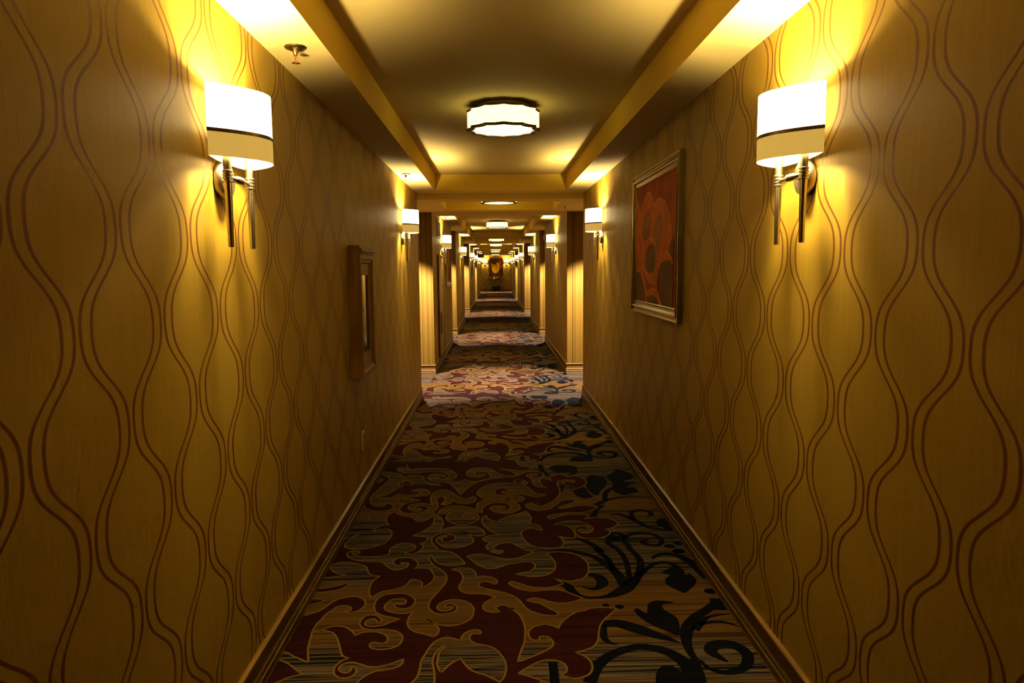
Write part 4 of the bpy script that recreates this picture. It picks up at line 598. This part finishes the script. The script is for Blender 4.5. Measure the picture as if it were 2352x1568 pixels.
# ================================================================ framed pictures
ART = {
"bgx":"",
"pt":"-0.584,1.988 -0.498,1.935 -0.437,1.842 -0.488,1.739 -0.564,1.761",
"p1":"-0.444,1.736 -0.438,1.859 -0.304,1.960 -0.177,1.993 -0.064,1.944 -0.024,1.860 -0.068,1.701 -0.138,1.630 -0.332,1.592",
"d1":"-0.359,1.715 -0.324,1.816 -0.248,1.879 -0.152,1.871 -0.103,1.801 -0.142,1.705 -0.256,1.676",
"p2":"-0.104,1.687 -0.058,1.831 0.009,1.905 0.143,1.922 0.287,1.879 0.382,1.798 0.433,1.678 0.336,1.579 0.151,1.504 -0.027,1.602",
"d2":"-0.050,1.701 -0.018,1.755 0.082,1.828 0.148,1.838 0.200,1.781 0.190,1.674 0.113,1.583 0.026,1.601",
"pl":"-0.552,1.743 -0.487,1.721 -0.396,1.620 -0.370,1.519 -0.220,1.377 -0.175,1.275 -0.268,1.298 -0.388,1.470 -0.518,1.478 -0.545,1.597",
"dl":"-0.550,1.464 -0.430,1.461 -0.271,1.358 -0.234,1.280 -0.550,1.280",
"p3":"-0.391,1.523 -0.334,1.627 -0.198,1.682 -0.068,1.689 0.041,1.649 0.088,1.544 0.059,1.456 0.038,1.400 -0.126,1.413 -0.277,1.471",
"d3":"-0.255,1.505 -0.232,1.599 -0.139,1.647 -0.029,1.651 0.025,1.617 0.037,1.537 -0.019,1.472 -0.167,1.471",
"dk":"0.350,1.601 0.475,1.676 0.477,1.561 0.426,1.555",
"pr":"0.060,1.444 0.149,1.536 0.213,1.558 0.335,1.594 0.449,1.547 0.442,1.522 0.214,1.535 0.151,1.496 0.106,1.417 0.110,1.354 0.224,1.276 0.139,1.276 0.060,1.320",
"dr":"0.168,1.496 0.214,1.531 0.451,1.522 0.459,1.275 0.231,1.275 0.126,1.362",
"pb":"-0.186,1.327 -0.123,1.354 0.022,1.367 0.134,1.331 0.224,1.276 0.149,1.276 0.078,1.316 -0.047,1.328 -0.159,1.315",
"db":"-0.178,1.310 -0.047,1.328 0.067,1.316 0.139,1.276 -0.156,1.276"}
def petal_mat(name, lo, hi, rough=0.35):
    t = NT(name); f = t.noise((1, 1, 1), 5, 3, obj_space=True); g = t.noise((1, 1, 1), 60, 2, obj_space=True)
    h = t.math('ADD', t.math('MULTIPLY', f, 0.8), t.math('MULTIPLY', g, 0.2))
    return t.base(t.ramp(h, [(0.35, lo), (0.62, hi)]), 0.6, spec=0.15)
P_BG = petal_mat('deep orange red print', (0.24, 0.020, 0.003), (0.40, 0.060, 0.005))
P_OR = petal_mat('orange petal print', (0.46, 0.080, 0.006), (0.66, 0.150, 0.012))
P_ED = petal_mat('light petal edge print', (0.62, 0.155, 0.014), (0.80, 0.240, 0.028))
P_MID = petal_mat('shaded petal print', (0.24, 0.062, 0.005), (0.36, 0.105, 0.010))
P_OL = petal_mat('olive petal shade print', (0.085, 0.030, 0.003), (0.16, 0.062, 0.007))
def art_poly(bm, pts, y, mi, edge=None, ew=0.012, y2=None):
    c = catmull(pts+[pts[0]], 4)[:-1]
    tri = geometry.tessellate_polygon([[Vector((p[0], p[1], 0)) for p in c]])
    vs = [bm.verts.new((p[0], y, p[1])) for p in c]
    for t3 in tri:
        try: bm.faces.new([vs[i] for i in t3]).material_index = mi
        except ValueError: pass
    if edge is not None:
        n = len(c); cc = c+[c[0]]
        L = []
        for i in range(n+1):
            a = Vector(c[(i-1) % n]); b = Vector(c[(i+1) % n]); d = (b-a).normalized(); nn = Vector((-d.y, d.x))*ew/2; p = Vector(c[i % n])
            L.append((bm.verts.new((p.x+nn.x, y2, p.y+nn.y)), bm.verts.new((p.x-nn.x, y2, p.y-nn.y))))
        for (a, b), (e, f) in zip(L, L[1:]): bm.faces.new((a, b, f, e)).material_index = edge
def frame_mesh(hw, z0, z1, w, prof):
    """moulded frame; prof = list of (inset, protrusion)"""
    bm = bmesh.new(); rows = []
    for ins, pr in prof:
        rows.append([bm.verts.new(p) for p in ((-hw+ins, -pr, z0+ins), (hw-ins, -pr, z0+ins), (hw-ins, -pr, z1-ins), (-hw+ins, -pr, z1-ins))])
    for a, b in zip(rows, rows[1:]):
        for k in range(4): bm.faces.new((a[k], a[(k+1) % 4], b[(k+1) % 4], b[k]))
    return bm
FPROF = [(0, 0), (0, .026), (.004, .030), (.012, .030), (.018, .022), (.026, .020), (.034, .028), (.042, .031), (.050, .028), (.056, .019), (.068, .016), (.076, .018), (.082, .014), (.084, .008)]
def make_picture(label):
    root = empty('framed_picture', (0, 0, 0), 0, label, 'picture', 'large framed flower pictures')
    obj('frame', frame_mesh(0.64, 1.19, 2.135, .084, FPROF), M_FRAME, root)
    bm = bmesh.new(); quad(bm, [(-0.56, -0.009, 1.27), (0.56, -0.009, 1.27), (0.56, -0.009, 2.055), (-0.56, -0.009, 2.055)], 0)
    yy = -0.0092
    for k, s in ART.items():
        if not s: continue
        pts = [tuple(float(v) for v in p.split(',')) for p in s.split()]
        pts = [(max(-0.555, min(0.555, a)), max(1.272, min(2.05, b))) for a, b in pts]
        dark = k[0] == 'd'
        art_poly(bm, pts, yy, (4 if k in ('d1', 'd2') else 3) if dark else 1, None if dark else 2, 0.010, yy-0.0002); yy -= 0.0003
    obj('print', bm, [P_BG, P_OR, P_ED, P_OL, P_MID], root)
    return root
pic = make_picture('large orange tulip picture in a moulded silver-gilt frame on the right wall')
pic.location = (XR, 4.36, 0); pic.rotation_euler = (0, 0, -PI/2); remap()
dup(pic, (XL, 12.75, 0), PI/2, 'framed picture on the left wall beyond the third left sconce, seen nearly edge-on')
dup(pic, (XL, 25.9, 0), PI/2, 'far framed picture on the left wall, seen edge-on past the third alcove')

# end wall picture, table and things
root = empty('tulip_picture', (0.09, YE, 0), 0, 'yellow tulip picture with dark background on the end wall', 'picture')
obj('frame', frame_mesh(0.46, 0.98, 2.20, .05, [(0, 0), (0, .03), (.01, .035), (.04, .035), (.05, .01)]), M_BRONZE, root)
bm = bmesh.new(); quad(bm, [(-0.41, -0.011, 1.03), (0.41, -0.011, 1.03), (0.41, -0.011, 2.15), (-0.41, -0.011, 2.15)], 0)
art_poly(bm, [(-0.40, 2.10), (-0.1, 2.12), (-0.05, 1.9), (-0.32, 1.7)], -0.012, 2)
art_poly(bm, [(0.22, 2.1), (0.38, 2.0), (0.39, 1.6), (0.25, 1.5)], -0.0121, 3)
art_poly(bm, [(-0.33, 1.88), (-0.22, 1.80), (-0.10, 1.64), (-0.04, 1.80), (0.02, 1.64), (0.09, 1.82), (0.19, 1.92), (0.24, 1.75), (0.22, 1.50), (0.12, 1.28), (-0.05, 1.20), (-0.20, 1.30), (-0.27, 1.55)], -0.0125, 1)
art_poly(bm, [(-0.13, 1.74), (-0.07, 1.80), (-0.04, 1.68), (-0.08, 1.60), (-0.12, 1.66)], -0.0128, 1, None)
art_poly(bm, [(0.03, 1.80), (0.06, 1.90), (0.11, 1.86), (0.09, 1.74)], -0.0129, 1)
P_Y = petal_mat('yellow petal print', (0.70, 0.36, 0.01), (0.95, 0.72, 0.03)); P_DK = petal_mat('dark maroon print', (0.035, 0.008, 0.003), (0.10, 0.03, 0.006))
obj('print', bm, [P_DK, P_Y, petal_mat('black brown print', (0.02, 0.008, 0.002), (0.05, 0.02, 0.004)), petal_mat('red print', (0.22, 0.02, 0.005), (0.3, 0.06, 0.01))], root)

root = empty('console_table', (0.09, YE, 0), 0, 'dark console table with tapering pedestal against the end wall', 'table')
bm = bmesh.new()
top = [(-0.61, -0.03), (-0.61, -0.34), (-0.50, -0.42), (0.50, -0.42), (0.61, -0.34), (0.61, -0.03)]
ring_extrude(bm, top, 0.775, 0.81, cap=True); obj('table_top', bm, M_BLACK, root, bevel=.004)
bm = bmesh.new(); rows = []
for hw, z in ((0.50, .775), (0.47, .70), (0.40, .55), (0.30, .36), (0.25, .2), (0.27, .06), (0.34, 0.0)):
    rows.append([bm.verts.new(p) for p in ((-hw, -0.03, z), (-hw, -0.30, z), (hw, -0.30, z), (hw, -0.03, z))])
for a, b in zip(rows, rows[1:]):
    for k in range(4): bm.faces.new((a[k], a[(k+1) % 4], b[(k+1) % 4], b[k]))
bm.faces.new(rows[-1]); obj('pedestal', bm, M_GREY, root)
bm = bmesh.new(); box(bm, -0.09, 0.09, -0.06, 0.06, 0, 0.035); lathe(bm, [(0.035, 0.035), (0.05, 0.06), (0.04, 0.10), (0.06, 0.13), (0.03, 0.14)], 16)
o = obj('ornament', bm, M_WHITE, bevel=.004); o.location = (-0.04, YE-0.24, 0.811)
tag(o, 'small bright white ornament standing left of centre on the dark console table', 'ornament')
bm = bmesh.new(); lathe(bm, [(0.05, 0), (0.06, 0.01), (0.12, 0.05), (0.16, 0.10), (0.15, 0.10), (0.10, 0.05), (0.04, 0.02)], 32)
o = obj('bowl', bm, M_BRASS, None, True); o.location = (0.22, YE-0.21, 0.811); tag(o, 'shallow shiny metal bowl on the dark console table', 'bowl')
bm = bmesh.new(); lathe(bm, [(0.10, 0), (0.11, 0.02), (0.13, 0.30), (0.135, 0.33), (0.12, 0.33)], 28)
o = obj('waste_bin', bm, mat_plain('dark bin', (0.010, 0.009, 0.006), 0.8, spec=0.1), None, True); o.location = (-0.02, YE-0.48, 0); tag(o, 'dark round bin on the floor in front of the console table', 'bin')
bm = bmesh.new(); box(bm, -0.10, 0.10, -0.08, 0.08, 0, 0.36); bmesh.ops.translate(bm, vec=(0, 0, 0), verts=bm.verts)
o = obj('storage_box', bm, mat_plain('maroon box', (0.018, 0.005, 0.003), 0.8, spec=0.1), None, bevel=.008); o.location = (0.27, YE-0.45, 0); tag(o, 'dark maroon box on the floor right of the bin by the console table', 'box')

# ================================================================ wooden wall cabinet (left wall)
root = empty('wall_cabinet', (XL, 4.335, 0), PI/2, 'brown wooden wall cabinet with narrow glass window on the left wall', 'cabinet')
hw = 0.215
bm = bmesh.new()
PR = [(0, 0), (0, .070), (.004, .074), (.030, .074), (.040, .066), (.052, .064), (.058, .052)]
body = frame_mesh(hw, 0.845, 1.60, 0, PR); obj('surround', body, M_CAB, root)
bm = bmesh.new()
for k, (pr, z0, z1) in enumerate(((.078, 1.598, 1.612), (.090, 1.612, 1.622), (.082, 1.622, 1.634), (.070, 1.634, 1.650))):
    box(bm, -hw-0.004*(k < 3), hw+0.004*(k < 3), -pr, 0, z0, z1)
obj('crown', bm, M_CAB, root, bevel=.003)
bm = bmesh.new()
a, z0, z1, b, zz0, zz1 = hw-.058, 0.903, 1.542, hw-.105, 0.985, 1.47
box(bm, -a, -b, -.056, -.036, z0, z1); box(bm, b, a, -.056, -.036, z0, z1); box(bm, -b, b, -.056, -.036, z0, zz0); box(bm, -b, b, -.056, -.036, zz1, z1)
door = obj('cabinet_door', bm, M_CAB, root, bevel=.002)
bm = bmesh.new(); box(bm, -b, b, -.048, -.045, zz0, zz1)
gm = NT('window glass'); gm.base((0.7, 0.75, 0.7), 0.05); gm.p.inputs['Transmission Weight'].default_value = 0.9; obj('glass_pane', bm, gm.m, door)
bm = bmesh.new(); quad(bm, [(-a, -.004, z0), (a, -.004, z0), (a, -.004, z1), (-a, -.004, z1)]); obj('back_panel', bm, M_DARK, root)
bm = bmesh.new(); lathe(bm, [(0.004, -.056), (0.006, -.066), (0.005, -.070)], 14, (-b-.02, 0, 1.26), 'y'); obj('knob', bm, M_NICK, door, True)

# outlet plate
root = empty('wall_outlet', (XL, 4.39, 0.398), PI/2, 'small beige outlet plate low on the left wall below the cabinet', 'outlet')
bm = bmesh.new(); box(bm, -.040, .040, -.007, 0, -.060, .060); obj('cover_plate', bm, M_BEIGE, root, bevel=.003)
for s in (-1, 1):
    bm = bmesh.new(); lathe(bm, [(0.015, -.0075), (0.015, -.0085), (0.001, -.0085)], 20, (0, 0, s*.021), 'y'); obj('socket', bm, M_CAB, root)

# ================================================================ sprinklers
def make_sprinkler(label):
    root = empty('sprinkler', (0, 0, 0), 0, label, 'sprinkler', 'fire sprinklers under the ceiling')
    bm = bmesh.new(); lathe(bm, [(0.040, 0), (0.042, -.002), (0.038, -.007), (0.022, -.012), (0.012, -.012)], 36); obj('escutcheon', bm, M_BRASS, root, True)
    bm = bmesh.new(); lathe(bm, [(0.011, -.010), (0.011, -.022), (0.008, -.026), (0.007, -.032)], 16)
    for s in (-1, 1): box(bm, s*.008-.0015, s*.008+.0015, -.002, .002, -.055, -.028)
    box(bm, -.009, .009, -.002, .002, -.057, -.053); obj('body', bm, M_BRASS, root, True)
    bm = bmesh.new(); lathe(bm, [(0.0022, -.032), (0.0026, -.043), (0.0022, -.053)], 10); obj('glass_bulb', bm, mat_plain('red bulb liquid', (0.5, 0.03, 0.01), 0.2), root, True)
    bm = bmesh.new(); v = []
    for k in range(32):
        rr = 0.0165 if k % 2 else 0.0125; an = 2*PI*k/32; v.append((rr*math.cos(an), rr*math.sin(an)))
    ring_extrude(bm, v, -.0605, -.059, cap=True); lathe(bm, [(0.004, -.056), (0.004, -.063)], 12); obj('deflector', bm, M_BRASS, root)
    return root
sp = make_sprinkler('nearest brass sprinkler on the bright left soffit above the near sconce'); sp.location = (-0.753, 2.74, HC); remap()
for p, l in (((-0.785, 6.26, HC), 'brass sprinkler on the left soffit above the second left sconce'), ((0.915, 8.88, HR), 'dark sprinkler in the ceiling of the first alcove, at right'),
             ((-0.79, 11.3, HC), 'sprinkler on the bright left soffit by the louvred vent'), ((0.975, 22.1, HC), 'far sprinkler in the ceiling of the third alcove, at right')):
    dup(sp, p, 0, l)

# ================================================================ left wall vent, access panel, alarm, sign
root = empty('air_vent', (XL, 10.79, 2.125), PI/2, 'louvred dark vent high on the left wall before the third sconce', 'vent')
obj('vent_frame', frame_mesh(0.30, -0.14, 0.14, 0, [(0, 0), (0, .012), (.004, .015), (.026, .012), (.028, .004)]), M_BEIGE, root)
bm = bmesh.new(); quad(bm, [(-.28, -.002, -.12), (.28, -.002, -.12), (.28, -.002, .12), (-.28, -.002, .12)]); obj('duct_shade', bm, M_DARK, root)  # flat near-black sheet, its colour stands for the shade behind the louvres
bm = bmesh.new()
for k in range(11):
    z = -.11+.022*k; v = [bm.verts.new(p) for p in ((-.275, -.004, z+.008), (.275, -.004, z+.008), (.275, -.014, z-.002), (-.275, -.014, z-.002))]; bm.faces.new(v)
sl = obj('louvres', bm, M_BEIGE, root); md = sl.modifiers.new('s', 'SOLIDIFY'); md.thickness = .0015
root = empty('access_panel', (XL+.001, 10.95, 0), PI/2, 'tall plain access panel low on the left wall beneath the louvred vent', 'panel')
bm = bmesh.new(); box(bm, -.45, .45, -.020, -.001, .16, 1.70)
obj('door_leaf', bm, mat_plain('olive painted panel', (0.42, 0.27, 0.06), 0.5), root, bevel=.003)
bm = bmesh.new(); box(bm, -.47, -.45, -.026, -.001, .15, 1.72); box(bm, .45, .47, -.026, -.001, .15, 1.72); box(bm, -.45, .45, -.026, -.001, 1.70, 1.72); obj('edge_shadow', bm, M_BRONZE, root)  # dark strips painted in as the shadow gap around the panel
bm = bmesh.new()
for k in range(14): box(bm, -.30, .10, -.027, -.020, .48+.026*k, .494+.026*k)
obj('louvre', bm, M_BRONZE, root)
root = empty('fire_alarm', (XR, 13.7, 2.11), -PI/2, 'small white alarm unit high on the right wall before the second alcove', 'alarm')
bm = bmesh.new(); box(bm, -.06, .06, -.035, 0, -.075, .075); obj('housing', bm, M_WHITE, root, bevel=.006)
bm = bmesh.new(); box(bm, -.03, .03, -.05, -.035, -.04, .03); obj('strobe_lens', bm, mat_plain('strobe lens', (0.8, 0.8, 0.75), 0.15), root, bevel=.006)
root = empty('hanging_sign', (-0.665, 33.55, HC), 0, 'dark rectangular sign hanging from the ceiling at far left of the corridor', 'sign')
bm = bmesh.new(); box(bm, -.16, .16, -.02, .02, -.31, -.125); obj('sign_box', bm, mat_plain('dark sign', (0.03, 0.03, 0.012), 0.4), root, bevel=.004)
bm = bmesh.new(); box(bm, -.10, -.085, -.008, .008, -.13, 0); box(bm, .085, .10, -.008, .008, -.13, 0); obj('hanger', bm, M_BRONZE, root)
